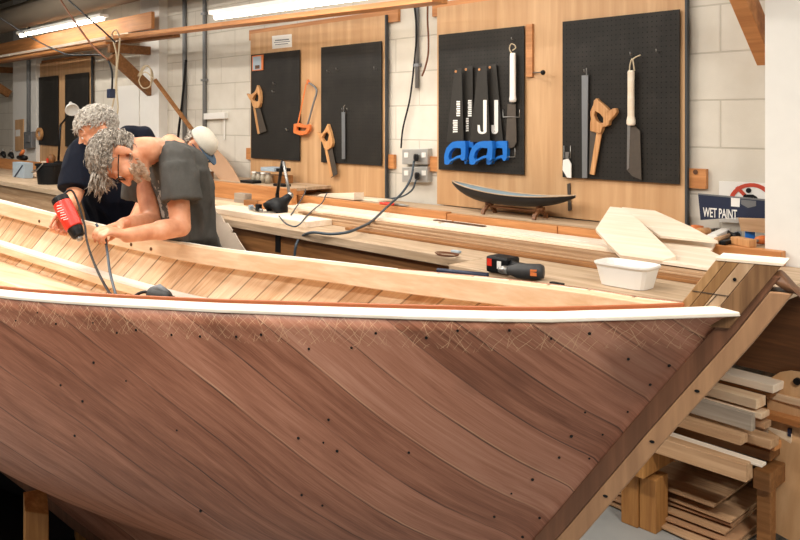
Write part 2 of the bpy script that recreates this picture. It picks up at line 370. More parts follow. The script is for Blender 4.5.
# ---------------------------------------------------------------- tools hung on the wall
D = .074
def tool(name, label, cat, x, y, group=None): return T(name, label, cat, wp(x, y, D), WROT, group)
def part(t, name, mat, poly=None, d=D, th=.004, ring=None, label=None, bev=0):
    m = MB()
    if ring: m.wring(ring[0], ring[1], d, th)
    else: m.wpoly(poly, d, th)
    return P(t, name, m, MT[mat], label, bev)
G = 'saws with wooden handles on the panels'
t = tool('hand_saw', 'wooden-handled saw at the left edge of the pegboard with the orange card', 'saw', 257, 134, G)
part(t, 'handle', 'handle', ring=([(257,85),(260,91),(260.5,97),(260,104),(258,108),(253,108),(251.5,102),(248.5,98),(246,93),(248.5,94.5),(251,94.5),(255,91.5)], [(257,93),(258.5,96),(258,101),(255,102),(252,99.5),(254,95)]), d=D+.012, th=.024, bev=.003)
part(t, 'blade', 'blade', [(253.5,107),(259.5,106.5),(266.5,131),(258.5,134)], th=.002)
part(t, 'spine', 'handle', [(253.2,108),(255,108),(259.5,133.5),(257.5,134)], d=D+.003, th=.007)
t = tool('hacksaw', 'orange-handled hacksaw with a bent steel frame', 'saw', 302, 135)
m = MB(); m.tube(curve([wp(*p, D) for p in [(307,83),(311,84),(315.5,88),(316.5,93),(313,105),(309.5,118),(307.5,125)]], 5), .0075, 8); P(t, 'frame', m, MT['galv'], smooth=True)
part(t, 'blade', 'orangep', [(305.5,84),(306.6,84),(298.2,125),(297,125)], d=D+.005, th=.002)
part(t, 'handle', 'orangep', ring=([(293.5,124),(298,123),(304,125.5),(309,124),(309.5,129),(306.5,134),(300,135.5),(293,133)], [(296.5,126.5),(303,128),(306.5,128),(304.5,131.5),(296,130.5)]), d=D+.012, th=.024, bev=.003)
m = MB(); m.ell(wp(308, 82, D), (.014,.014,.02)); P(t, 'tension_knob', m, MT['orangep'], smooth=True)
t = tool('hand_saw', 'wooden-handled saw hanging below the black pegboard right of the hacksaw', 'saw', 331, 178, G)
part(t, 'handle', 'handle', ring=([(327.5,124),(329.5,130),(330.5,134),(332.5,142),(331.5,147),(327,150),(324,148),(322.5,143),(319.5,139),(316.5,131.5),(319,133),(321,134.5),(324,131)], [(327,131.5),(329,135),(327.5,141),(324.5,142),(321.5,138),(323.5,134)]), d=D+.012, th=.024, bev=.003)
part(t, 'blade', 'blade', [(325,148),(332,147),(337.5,174),(331,178)], th=.002)
part(t, 'spine', 'handle', [(324.5,148.5),(327,148.5),(332.6,176),(330.5,177.5)], d=D+.003, th=.007)
t = tool('metal_rule', 'grey metal rule hung upright beside a wooden-handled saw', 'rule', 343, 159)
part(t, 'bar', 'galv', [(341.5,112),(344.8,112),(345,159),(341.8,159)], th=.004)
m = MB(); m.tube([wp(343.5,112,D), wp(343.5,107,D), wp(345,105,D)], .003, 6); P(t, 'hanger', m, MT['steel'])
# four blue-handled saws: blade, two-part mark on the blade, D handle
def bsaw(label, dd, blade, outer, inner, mark, kind, skew=True):
    t = tool('hand_saw', label, 'saw', sum(p[0] for p in outer)/len(outer), max(p[1] for p in outer), 'blue-handled saws on the pegboard')
    d = D+dd
    part(t, 'blade', 'dblade', blade, d=d, th=.002)
    part(t, 'handle', 'blue', ring=(outer, inner), d=d+.013, th=.028, bev=.004)
    n = len(inner); lo = sorted(inner, key=lambda p: -p[1])[:2]; lo.sort()
    m = MB(); m.tube([wp(lo[0][0]-2, lo[0][1]+2.4, d+.004), wp(lo[1][0]+2, lo[1][1]+1, d+.004)], .009, 8); P(t, 'grip_insert', m, MT['grey'], 'grey grip insert', smooth=True)
    if kind == 'text':                                   # upright rows of lettering, too small to read
        for (xa, ya, xb, yb) in mark:
            m = MB(); k = int((yb-ya)/2.1)
            for i in range(k):
                y0 = ya+(yb-ya)*i/k; x0 = xa+(i % 3)*.15
                m.wpoly([(x0,y0),(xb,y0),(xb,y0+1.5),(x0+.3*(i % 2),y0+1.5)], d+.0008, .0007)
                if i % 2: m.wpoly([(xa-.1,y0),(xa+.5,y0),(xa+.5,y0+1.9),(xa-.1,y0+1.9)], d+.0008, .0007)
            P(t, 'lettering', m, MT['paper'], 'white lettering')
    else:
        m = MB(); x0, x1, y0, y1, w = mark
        pts = [(x1-w,y0),(x1,y0),(x1,y1-3)]+[((x0+x1)/2+(x1-x0)/2*math.cos(a), y1-3+3*math.sin(a)) for a in [.3,.7,1.1,1.57,2.0,2.5,3.14]]+[(x0,y1-9),(x0+w*.6,y1-9),(x0+w*.8,y1-3.5)]+[((x0+x1)/2+((x1-x0)/2-w*.8)*math.cos(a), y1-3.6+1.6*math.sin(a)) for a in [2.6,2.0,1.2,.5]]+[(x1-w,y1-4)]
        m.wpoly(pts, d+.0008, .0007); P(t, 'marking', m, MT['paper'], 'white hook-shaped marking')
    m = MB(); bx, by = blade[0]; m.lathe(wp(bx+1.5, by+2.5, d+.0), [(.008, 0), (.008, .003), (0, .003)], 12, M((RV, UP, NV)).transposed().to_4x4()); P(t, 'hang_grommet', m, MT['orange'])
def dh(x0, x1): # handle outlines between columns
    w = x1-x0; f = lambda u, v: (x0+w*u, 141+24*v)
    return [f(.98,0),f(1,.3),f(.98,.75),f(.85,.86),f(.74,.7),f(.60,.72),f(.3,.85),f(.2,1.0),f(.02,.98),f(0,.62),f(.1,.3),f(.35,.05),f(.6,0)], [f(.78,.30),f(.80,.58),f(.6,.62),f(.25,.80),f(.2,.68),f(.26,.45),f(.45,.28)]
o, i = dh(464, 473.5); o2 = [(x, y-.5) for x, y in o]; i2 = [(x, y-.5) for x, y in i]
bsaw('blue-handled saw second from the left, its blade just behind the first', .0, [(464.5,67),(472.5,66),(473,141),(463,141)], o2, i2, [(468,100,471.5,117),(466,118,468.5,132)], 'text')
o, i = dh(444, 465.5)
bsaw('leftmost blue-handled saw on the pegboard, with lettering up its blade', .032, [(454.5,69),(461.5,68),(463.5,142),(446.5,142)], o, i, [(456.5,101,460,117),(453,120,457.5,133)], 'text')
o, i = dh(486, 507)
bsaw('rightmost blue-handled saw, with a hook-shaped white mark on its blade', .0, [(488.5,65),(496,64),(503,142),(490,142)], o, i, (491.2, 498, 100, 134, 3.8), 'hook')
o, i = dh(469, 492.5)
bsaw('blue-handled saw third from the left, with a large hook-shaped white mark', .032, [(478,67),(486.5,65.5),(490,142),(470,142)], o, i, (477.6, 486.6, 100, 134, 3.4), 'hook')
t = tool('pad_saw', 'white-handled tool with a brown rounded blade beside the blue-handled saws', 'tool', 511, 148)
m = MB(); m.stack([(wp(512.8, y, D+.01), RV*r, NV*.011) for y, r in [(53,.016),(56,.019),(75,.020),(96,.020),(99,.024),(102,.022)]], 14); P(t, 'handle', m, MT['white'], smooth=True)
part(t, 'blade', 'blade', [(507.5,104),(515.5,104),(516.5,142),(514,147),(509,148.5),(505.8,144)], th=.003)
m = MB(); m.tube([wp(512.5,103,D),wp(512.5,99,D)], .012, 8); P(t, 'ferrule', m, MT['steel'])
m = MB(); m.tube(curve([wp(*p, D+.012) for p in [(512,54),(509.5,49),(511,44),(514.5,45),(515.5,48),(512.5,50.5)]], 5), .0035, 6); P(t, 'hanging_ring', m, MT['rope'], smooth=True)
t = tool('file', 'long grey file hung beside the orange-handled saw on the right pegboard', 'file', 585, 178)
part(t, 'bar', 'galv', [(581.5,75.5),(588,75),(587,178),(582,178)], th=.008, bev=.001)
m = MB(); m.tube([wp(586.5,76,D),wp(586.5,68,D)], .003, 6); P(t, 'tang', m, MT['steel'])
t = tool('hand_saw', 'orange-brown wooden saw with curled handle on the right pegboard', 'saw', 595, 175, G)
part(t, 'handle', 'handle', ring=([(596,98),(598.5,101),(605,106),(609.5,111),(612,108.5),(615.5,108),(616.5,112),(613.5,117),(609.5,120),(608.5,126),(602.5,127),(600.5,134),(590,131),(590,122),(591,118),(589.5,113),(591.5,108),(593,105),(594,99)], [(595,111),(600,114),(603,118),(603,122.5),(600,123.5),(596.5,121),(594,116)]), d=D+.014, th=.028, bev=.004)
part(t, 'blade', 'blade', [(590,130),(600,133),(593,174),(589,173.5)], th=.002)
part(t, 'spine', 'handle', [(596.5,132),(601.5,133),(594,175),(589.8,174)], d=D+.004, th=.008)
t = tool('machete', 'long blade with a white wrapped handle hung by a string loop', 'knife', 634, 181)
m = MB(); m.stack([(wp(631, y, D+.012), RV*r, NV*.013) for y, r in [(70.5,.014),(72,.018),(90,.0175),(116,.018),(120,.024),(124,.024),(125.5,.015)]], 14); P(t, 'handle', m, MT['pale'], smooth=True)
part(t, 'blade', 'blade', [(627.5,124),(633,124),(640,131),(641.3,180),(632,176),(626.8,170)], th=.003)
part(t, 'edge', 'steel', [(627.3,125),(630.2,126),(629,168),(626.8,170)], d=D+.0015, th=.001)
for pts in ([(629.5,71),(630.2,64),(632.5,59),(634.5,71)], [(632.5,60),(635,57.5),(640.5,55)]):
    m = MB(); m.tube(curve([wp(*p, D+.014) for p in pts], 5), .0035, 6); P(t, 'string_loop', m, MT['rope'], smooth=True)
t = tool('label_tag', 'small white tag hung at the lower left corner of the right pegboard', 'tag', 566, 178)
part(t, 'card', 'white', [(563,160),(568,158.5),(571,164),(571,178),(567,177.5),(562.5,170)], th=.006)
part(t, 'clip', 'steel', [(565,152),(569,152),(568,159),(565.5,159)], th=.002)
m = MB(); m.wpoly([(567,184),(570,183),(570.5,195),(571.5,210),(568,211),(567.5,196)], DP+.006, .005); S('hanging_strap', 'thin dark strap hung on plywood above the right tip of the model boat', 'strap', m, MT['blade'])
t = T('coat_peg', 'round-headed dark peg sticking out of bare plywood', 'peg', wp(535, 73, DP), WROT)
m = MB(); m.tube([wp(532.5,72.5,DP+.001), wp(543,72.5,.10)], .004, 8); P(t, 'shank', m, MT['steel'])
m = MB(); m.ell(wp(543,72.5,.10), (.014,.014,.014)); P(t, 'knob', m, MT['black'], smooth=True)
t = T('notice', 'white paper notice at the top of the middle plywood panel', 'notice', wp(282, 48, DP+.001), WROT)
m = MB(); m.wpoly([(272,36),(291.5,34),(291.8,47),(272.3,49)], DP+.002, .0015); P(t, 'sheet', m, MT['paper'])
m = MB()
for i, (a, b) in enumerate([(275,289),(274,290),(275,288)]):
    y = 40+i*2.2; m.wpoly([(a,y),(b,y-1.3),(b,y-.6 if i else y-.1),(a,y+.7 if i else y+1.2)], DP+.003, .0008)
P(t, 'print', m, MT['grey'])
t = T('card_holder', 'small orange-edged card on the corner of a black pegboard', 'card', wp(258, 71, DG+.001), WROT)
part(t, 'frame', 'orangep', [(252,56),(263,54.5),(263,70),(252,71)], d=DG+.008, th=.006)
part(t, 'card', 'lbox', [(252.8,57),(261,56),(261,69.2),(252.8,70.2)], d=DG+.009, th=.001)
part(t, 'picture', 'dark', [(255,65.5),(259.5,65),(259.5,68.5),(255,69)], d=DG+.0098, th=.0007)
# sockets, conduits, cables
t = T('socket_outlet', 'grey double socket plates on white wall with two black plugs', 'socket', wp(414, 182, .01), WROT)
for ya, yb in ((148.5,164.5),(166.5,182.5)):
    m = MB(); m.wpoly([(402,ya+.8),(427.5,ya),(427.5,yb),(402,yb-.3)], .045, .044); k = P(t, 'socket_plate', m, MT['plate'], bev=.003)
    m = MB(); m.wpoly([(404,ya+4),(408,ya+4),(408,ya+9),(404,ya+9)], .049, .004); P(k, 'switch', m, MT['white'], 'white switch')
    m = MB(); m.wpoly([(421.5,ya+4),(425.5,ya+4),(425.5,ya+9),(421.5,ya+9)], .049, .004); P(k, 'switch', m, MT['white'], 'white switch')
for x, y, lb in ((416, 157.5, 'black plug in the upper socket on the white wall'), (417, 176, 'black plug in the lower socket on the white wall')):
    m = MB(); m.stack([(wp(x, y, .046), RV*.024, UP*.024), (wp(x, y, .07), RV*.024, UP*.024), (wp(x, y, .085), RV*.015, UP*.017)], 16, 4); S('power_plug', lb, 'plug', m, MT['black'], bev=.002, group='black plugs')
def cab(label, pts, r, mat='cable', name='cable', cat='cable', k=8): 
    m = MB(); m.tube(curve(pts, k), r, 8); return S(name, label, cat, m, MT[mat], smooth=True)
cab('dark cable drooping from the lower plug down behind the middle plywood panel', [wp(416,180,.085), wp(412,190,.10), wp(402,196.5,.10), wp(389,199,.07)], .006)
cab('long blue-grey cable running from the sockets across the bench strips and over the bench edge', [wp(414,161,.085), wp(411,178,.15), wp(402,193,.25), onz(388,206,1.127), onz(372,221,1.088), onz(360,227.5,1.09), onz(347,232.3,1.082), onz(330,234,1.066), onz(312,232.5,1.064), wp(301,237,1.125), wp(296,246,1.16), wp(294.5,262,1.165), wp(294,300,1.165)], .0075)
for x, r, z1, lb in ((417, .013, 1.86, 'grey conduit dropping down white wall to the sockets'), (204.5, .018, 1.62, 'grey conduit above the small switch box near the man in the cap')):
    m = MB(); m.tube([W(ws(x,.02), .02, z1 if x > 300 else 1.3), W(ws(x,.02), .02, 3.29)], r, 10); t = T('conduit', lb, 'conduit', W(ws(x,.02), .001, z1), WROT, 'wall conduits')
    P(t, 'pipe', m, MT['conduit'], smooth=True)
    for zz in (2.0, 2.6): 
        m = MB(); m.wbox(ws(x,.02)-r*1.9, ws(x,.02)+r*1.9, .0005, .02+r*1.1, zz, zz+.02); P(t, 'clip', m, MT['galv'])
m = MB(); m.tube([W(ws(184.5,.02), .02, 1.2), W(ws(184.5,.02), .02, 3.29)], .02, 10); S('conduit', 'dark conduit on the pale wall between the two leaning braces and the capped man', 'conduit', m, MT['conduit'], smooth=True, group='wall conduits')
m = MB(); m.tube([W(ws(28.5,.115), .115, 1.35), W(ws(28.5,.115), .115, 3.29)], .024, 10); S('conduit', 'grey conduit on the pier at the far left end above the switch gear', 'conduit', m, MT['conduit'], smooth=True, group='wall conduits')
cab('thin black cable beside the conduit, falling to the upper socket', [wp(413,-6,.04), wp(416.5,30,.04), wp(414.5,60,.03), wp(410,98,.03), wp(403,128,.03), wp(401,148,.03)], .006, 'black')
cab('brown flex dangling from the roof beam beside the conduit', [wp(428,-8,.06), wp(427.5,18,.06), wp(428.5,40,.06), wp(428,55,.07), wp(425,68,.08), wp(422,76,.08)], .006, 'rust')
cab('loose dark cables hanging down beside the thin leaning stick', [wp(186,60,.06), wp(184,84,.06), wp(181.5,108,.06), wp(179,128,.06), wp(177,150,.06)], .012, 'black')
t = T('switch_box', 'small white trunking box on blockwork beside the capped man', 'box', wp(214, 120, .001), WROT)
m = MB(); m.wpoly([(203.5,113.5),(224.5,112),(224.5,118.5),(203.5,119.5)], .04, .039); P(t, 'casing', m, MT['white_wall'], bev=.002)
m = MB(); m.tube([wp(224.5,117,.01), wp(224.5,140,.01)], .008, 6); P(t, 'wire', m, MT['white_wall'])
t = T('switch_gear', 'grey switch gear at the foot of the far left conduit', 'box', wp(27, 150, .1), WROT)
m = MB(); m.wpoly([(23.5,132),(31,131.5),(31,148),(23.5,149)], .15, .055); P(t, 'casing', m, MT['galv'], bev=.006)
m = MB(); m.wpoly([(25.5,135),(29,135),(29,142),(25.5,142)], .17, .02); P(t, 'cover', m, MT['grey'], bev=.004)
m = MB(); m.wpoly([(15,120),(23,119),(23,150),(15,151)], .105, .014); S('backing_board', 'pale wooden board on the pier beside the grey switch gear', 'board', m, MT['ply'])
m = MB(); m.wpoly([(15.5,130),(20,129.5),(20,136),(15.5,136.5)], .107, .0015); S('notice', 'small white paper pinned to the board beside the switch gear', 'notice', m, MT['paper'])
m = MB(); m.wpoly([(118,86),(139,85),(139,128),(118,129)], .012, .011); S('white_panel', 'white panel on the wall behind the hanging rope loop', 'white_panel', m, MT['white'], bev=.002)  # flat white panel set on the wall

# ---------------------------------------------------------------- overhead rack and lights
def rackbeam(label, x0, y0, x1, y1, d0, d1, w, h, mat, name='plank', grp='planks on the overhead rack'):
    m = MB(); m.beam(wp(x0, y0, d0), wp(x1, y1, d1), w, h); return S(name, label, 'plank', m, MT[mat], rot=WROT, group=grp, bev=.002)
rackbeam('long thin plank overhead running right from the rope, under the white light', 112, 38.5, 440, 0, .42, .40, .13, .034, 'orange')
rackbeam('dark short plank under the long overhead plank by the rope', 120, 43, 176, 35.5, .30, .30, .08, .03, 'brown')
rackbeam('wide plank standing on edge in the overhead stack, its pale end over the rope', -80, 65.7, 153, 20, .2, .2, .035, .16, 'orange')
rackbeam('added deep pale plank for a gleam of light under the wide one in the overhead stack', -80, 72.5, 132, 36.5, .2, .2, .08, .078, 'pale')  # added filler plank, its pale colour stands in for a gleam of light
rackbeam('pale flat plank in the overhead stack under the wide one', -90, 73.3, 120, 37, .38, .38, .14, .03, 'pale')
rackbeam('thin tan plank in the overhead stack above the far pegboards', -90, 75.7, 110, 43, .43, .43, .09, .03, 'orange')
rackbeam('lowest dark plank of the overhead stack', -90, 76.5, 106, 45, .31, .31, .12, .03, 'brown')
def bracket(label, xw, yw, zarm, dout, zlow, stick=False):
    s = ws(xw, 0); t = T('rack_bracket', label, 'bracket', W(s, .001, zlow), WROT, 'timber rack brackets')
    m = MB(); m.wbox(s-.03, s+.03, .003, dout, zarm-.08, zarm); P(t, 'arm', m, MT['brown'], bev=.003)
    m = MB(); m.beam(W(s, .06, zlow), W(s, dout*.93, zarm-.10), .085, .10); P(t, 'brace', m, MT['brown'], bev=.003)
    return t
zr = 2.37
bracket('wooden rack bracket with a rope tied round its diagonal brace', 158, 40, zr, .50, wz(157, 92, .06))
bracket('wooden rack bracket at the far left end above the pier', 14, 60, zr, .50, wz(14, 94, .06))
t = T('rack_bracket', 'diagonal timber brace at the top right against the white pillar', 'bracket', wp(765, 50, .05), WROT, 'timber rack brackets')
m = MB(); m.beam(W(2.45, .05, 1.93), W(2.45, .47, 2.32), .07, .10); P(t, 'brace', m, MT['orange'], bev=.003)
m = MB(); m.tube([wp(155, 80, .30), wp(193, 131, .10)], .022, 6); S('stick', 'thin brown stick leaning from the rope-tied brace down to the capped man', 'stick', m, MT['brown'])
# rope loop and cables
m = MB(); m.tube(curve([wp(*p, .56) for p in [(120,38),(119,50),(117,70),(116.5,90),(118,108),(115,119),(112,110),(114.5,95),(116,75),(116.5,55),(113,40),(112,33),(116,30),(119,36)]], 6), .008, 6); S('rope', 'pale rope loop hanging from the overhead planks behind the men', 'rope', m, MT['rope'], smooth=True)
m = MB()
for k in range(3): m.tube(curve([wp(*p, .30+.02*k) for p in [(138+k,76),(144+k,66),(150,68),(153-k,76),(150,86),(143,88),(139,80),(145,72),(154,79)]], 5), .006, 6)
S('rope_coil', 'coil of thin cord tied round the diagonal brace', 'rope', m, MT['rope'], smooth=True)
cab('black cable sagging across the top left corner of the room', [wp(-30,2,1.1), wp(0,18,1.1), wp(30,37,1.1), wp(58,51,1.1), wp(72,55,1.1), wp(98,55,1.1), wp(107,59,1.1), wp(112,72,1.1), wp(112,90,1.1)], .0075, 'black')
m = MB(); m.box(wp(111, 93.5, 1.1), V((.05,.05,.07)), WROT); S('cable_connector', 'dark blue connector at the end of the hanging black cable', 'connector', m, MT['navysign'], bev=.006)
cab('brown flex slanting down from the ceiling to the hanging cable', [wp(58,-4,1.2), wp(75,22,1.2), wp(92,45,1.2), wp(108,60,1.15)], .008, 'rust')
cab('dark flex slanting down from the ceiling to the rope knot', [wp(64,-4,1.0), wp(84,14,1.0), wp(100,28,.95), wp(115,42,.9)], .007, 'black')
dm = MB(); dm.tube([W(-13, .32, 2.93), W(ws(765,.3)-.25, .32, 2.93)], .15, 20); S('duct', 'beige round duct running along the top of the wall', 'duct', dm, MT['duct'], smooth=True)
pm_ = MB(); pm_.tube([W(-13, .7, 3.1), W(-4.5, .7, 3.1)], .06, 12); S('pipe', 'dark pipe under the ceiling at the top left', 'pipe', pm_, MT['grey'], smooth=True)
def fluoro(label, p0, p1, power, size_w=.13, drop=.0):
    t = T('fluorescent_light', label, 'light', (p0+p1)/2, WROT, 'fluorescent ceiling lights')
    m = MB(); m.beam(p0+UP*.045, p1+UP*.045, .09, .03); P(t, 'housing', m, MT['white'])
    e = (p1-p0).normalized()*.02
    m = MB(); m.tube([p0+e+UP*.012, p1-e+UP*.012], .016, 10); P(t, 'tube', m, MT['glow'], smooth=True)
    L = bpy.data.lights.new('tube_light', 'AREA'); L.shape = 'RECTANGLE'; L.size = (p1-p0).length*.96; L.size_y = size_w; L.energy = power; L.color = (1, .955, .89)
    o = bpy.data.objects.new('tube_light', L); C.objects.link(o); x = (p1-p0).normalized(); z = UP - x*UP.dot(x); z.normalize(); y = z.cross(x)
    o.matrix_world = M.Translation((p0+p1)/2-UP*.012) @ M((x, y, z)).transposed().to_4x4()
    o.parent = t; o.matrix_parent_inverse = FR[t].inverted()
LP = .72
fluoro('long white fluorescent light just above the long overhead plank', wp(214, 19.5, .78), wp(425, -9, .74), 14*LP)
fluoro('fluorescent light over the far left timber stack', wp(20, 37, .40), wp(104, 20, .40), 3*LP)
for i, (s, d) in enumerate([(1.0, 1.3), (-1.6, 1.9), (-4.6, 1.9), (2.4, 3.0), (-.4, 3.1), (-3.2, 3.3), (1.2, 4.5), (-1.6, 4.6), (4.9, 2.4)]):
    fluoro('fluorescent light out of view above %s' % ['the pale offcuts on the bench', 'the men', 'the far bench', 'the stem of the boat', 'the middle of the boat', 'the stern of the boat', 'the aisle behind the viewer', 'the aisle beyond the stern', 'the aisle to the right of the stem'][i], W(s-.75, d, 3.235), W(s+.75, d, 3.235), [36,40,80,72,78,62,100,92,150][i]*LP)
# ---------------------------------------------------------------- the boat
BEAM = [(-.05,.03),(0,.05),(.1,.088),(.25,.146),(.37,.203),(.7,.290),(1.1,.362),(1.25,.390),(2,.488),(2.5,.545),(3,.60),(3.95,.69),(4.3,.715)]
SHEER = [(-.05,-.425),(0,-.43),(.25,-.4515),(.7,-.476),(1.25,-.508),(2,-.542),(2.6,-.533),(3.3,-.497),(3.95,-.457),(4.3,-.435)]
KEEL = [(0,-.45),(.2,-.72),(.46,-1.08),(.65,-1.31),(.8,-1.43),(1.0,-1.5),(1.4,-1.54),(2.08,-1.53),(2.53,-1.43),(3.2,-1.3),(4.3,-1.18)]
FULL = [(0,1),(.33,.96),(.58,.82),(.73,.52),(.82,.24),(.90,.08),(1,.045)]
VEE = [(0,1),(.33,.73),(.6,.47),(.8,.26),(.9,.16),(.96,.1),(1,.07)]
def sstep(x, a, b): t = min(1, max(0, (x-a)/(b-a))); return t*t*(3-2*t)
def zs(a): return H+interp(SHEER, a)
def zk(a): return H+interp(KEEL, a)
def hb(a, q):                                            # half-breadth at depth fraction q
    b = interp(BEAM, a); w = sstep(a, .1, 1.3)
    f = interp(FULL, q)*w+interp(VEE, q)*(1-w)
    return max(b*f, .028)
def hp(a, q, side, off=0):
    z = zs(a)+(zk(a)-zs(a))*q
    return B(a, side*max(hb(a, q)-off, .004), z)
AS = [.0,.03,.06,.1,.15,.2,.26,.33,.4,.48,.56,.64,.72,.8,.9,1.0,1.12,1.25,1.4,1.55,1.7,1.85,2.0,2.15,2.3,2.45,2.6,2.8,3.0,3.2,3.4,3.6,3.8,4.0,4.15,4.3]
QS = [0,.04,.09,.15,.22,.3,.38,.46,.53,.6,.66,.71,.75,.79,.82,.85,.875,.9,.93,.96,1]
def skin(side, o0, o1, q1=1.0):
    m = MB(); vs = []; uv = []; uv2 = []; qs = [q for q in QS if q <= q1+1e-6]; na, nq = len(AS), len(qs)
    for off in (o0, o1):
        for a in AS:
            for q in qs:
                p = hp(a, q, side, off); vs.append(p); uv.append((a, p.z)); uv2.append((a, zs(a)-p.z))
    fs = []; n = na*nq
    for k in (0, 1):
        for i in range(na-1):
            for j in range(nq-1):
                v = [k*n+i*nq+j, k*n+(i+1)*nq+j, k*n+(i+1)*nq+j+1, k*n+i*nq+j+1]; fs.append(v if k == 0 else v[::-1])
    for i in range(na-1):
        for j in (0, nq-1): fs.append((i*nq+j, (i+1)*nq+j, n+(i+1)*nq+j, n+i*nq+j))
    for j in range(nq-1):
        for i in (0, na-1): fs.append((i*nq+j, i*nq+j+1, n+i*nq+j+1, n+i*nq+j))
    m.add(vs, fs); m.uv = {'az': uv, 'sheer': uv2}; return m
boat = T('wooden_boat', 'large half-built wooden boat with reddish diagonal planking and a raked stem', 'boat', B(1.5, 0, 0), BROT)
for sd in (1, -1):
    P(boat, 'outer_planking', skin(sd, 0, .012), MT['hull'], 'reddish brown diagonal planking', smooth=True)
    P(boat, 'inner_planking', skin(sd, .0125, .024, .93), MT['inner'], 'pale diagonal inner planking', smooth=True)
def along(side, a0, a1, f, prof, n=46):                  # sweep a small section along the hull
    m = MB(); vs = []; k = len(prof)
    for i in range(n+1):
        a = a0+(a1-a0)*i/n
        for (db, dz) in prof: 
            p = f(a); vs.append(B(a, side*max(p[0]+db, .003), p[1]+dz))
    fs = [(i*k+j, i*k+(j+1) % k, (i+1)*k+(j+1) % k, (i+1)*k+j) for i in range(n) for j in range(k)]+[tuple(range(k))[::-1], tuple(n*k+j for j in range(k))]
    m.add(vs, fs); return m
def rect(b0, b1, z0, z1): return [(b0,z0),(b1,z0),(b1,z1),(b0,z1)]
ff_ = lambda a: (interp(BEAM, a), zs(a)+.019*sstep(a, .8, 2.0))
fs_ = lambda a: (interp(BEAM, a), zs(a))
P(boat, 'gunwale', along(-1, -.03, 4.3, ff_, rect(-.024, .002, -.02, -.003)), MT['white_timber'], bev=.002)
for sd in (1,):
    P(boat, 'gunwale', along(sd, -.03, 4.3, fs_, [(-.024,-.003),(.002,-.003),(.002,.006),(-.018,.018),(-.024,.018)]), MT['white_timber'], 'whitish gunwale strip', bev=.002)
P(boat, 'sealant_bead', along(1, .085, 4.3, fs_, rect(-.034, -.0245, .0, .027)), MT['seal'], 'orange strip inside the near gunwale', bev=.003)
P(boat, 'inwale', along(-1, .105, 4.3, ff_, rect(-.065, -.0245, -.068, .0)), MT['pine'], 'broad pale timber along the far gunwale', bev=.003)
P(boat, 'inwale', along(1, .3, 4.3, fs_, rect(-.075, -.044, -.055, -.004)), MT['pine'], bev=.003)
def inn(dz): # inside of hull at depth dz under the sheer
    def f(a):
        q = min(.9, dz/(zs(a)-zk(a))); return (hb(a, q)-.024, zs(a)-dz)
    return f
P(boat, 'stringer', along(-1, 1.3, 4.25, inn(.205), rect(-.055, .0, -.035, 0)), MT['pine'], bev=.003)
P(boat, 'stringer_capping', along(-1, 1.3, 4.25, inn(.205), rect(-.055, -.001, .001, .012)), MT['white'], 'whitish capping strip')
P(boat, 'stringer', along(-1, 1.3, 4.25, inn(.295), [(-.15,-.065),(.0,-.05),(.0,.0),(-.15,-.03)]), MT['pine'], bev=.003)
P(boat, 'stringer', along(-1, 1.3, 4.25, inn(.36), [(-.22,-.05),(-.02,-.05),(-.02,.0),(-.22,-.02)]), MT['pine'], bev=.003)
# bottom boards closing the inside low down
P(boat, 'bottom_board', along(-1, .9, 4.2, lambda a: (0, zs(a)+(zk(a)-zs(a))*.8), [(-.0,-.02),(.36,-.02),(.36,0),(0,0)]), MT['pine'])
tr = MB(); tr.prism([hp(4.28, q, 1, .002) for q in QS]+[hp(4.28, q, -1, .002) for q in QS[::-1]], BC*.02); P(boat, 'transom', tr, MT['hull'])
# stem: inner apron head, outer stem, lighter facing
def stemcurve(extra=0):
    pts = [(-.17, -.205), (-.085, -.325)]+[(a, interp(KEEL, a)) for a in (0,.06,.12,.2,.3,.38,.46,.55,.65,.73,.8,.9,1.0,1.2,1.4,1.7,2.08,2.3,2.53,2.8,3.2,3.7,4.28)]
    return pts
def sweep(d0, d1, w0, w1, i0=0, i1=None, top=None):      # layer from d0 to d1 outside the rabbet line
    pts = stemcurve()[i0:i1]; vs = []; n = len(pts)
    for i, (a, z) in enumerate(pts):
        a0, z0 = pts[max(i-1, 0)]; a1, z1 = pts[min(i+1, n-1)]; t = V((a1-a0, z1-z0, 0)).normalized(); nx, nz = t.y, -t.x   # outward: forward and down
        for d, w, s in ((d0, w0, 1), (d1, w1, 1), (d1, w1, -1), (d0, w0, -1)):
            aa, zz = a+nx*d, z+nz*d
            if top is not None and i == 0: aa, zz = aa+(zz-top)*(-(a1-a0)/(z1-z0)), top
            vs.append(B(aa, s*w, H+zz))
    fs = [(i*4+j, i*4+(j+1) % 4, (i+1)*4+(j+1) % 4, (i+1)*4+j) for i in range(n-1) for j in range(4)]+[(3,2,1,0), tuple((n-1)*4+j for j in range(4))]
    return MB().add(vs, fs)
P(boat, 'stem', sweep(-.012, .027, .036, .036, 1, 13, -.335), MT['stem'], 'dark outer stem', bev=.003)
P(boat, 'stem_facing', sweep(.0275, .066, .035, .030, 1, 13, -.37), MT['stemlight'], 'lighter facing along the stem', bev=.003)
P(boat, 'keel', sweep(-.02, .05, .028, .022, 12), MT['stem'], bev=.004)
ap = MB(); top = -.312; ang = (.085, .12)                 # stem head above the sheer, laminated
def apt(a, z, b): return B(a, b, H+z)
lam = [(.112,.088,'tan'),(.088,.062,'brown'),(.062,.030,'bench'),(.030,-.022,'stem')]
sl = .085/.12
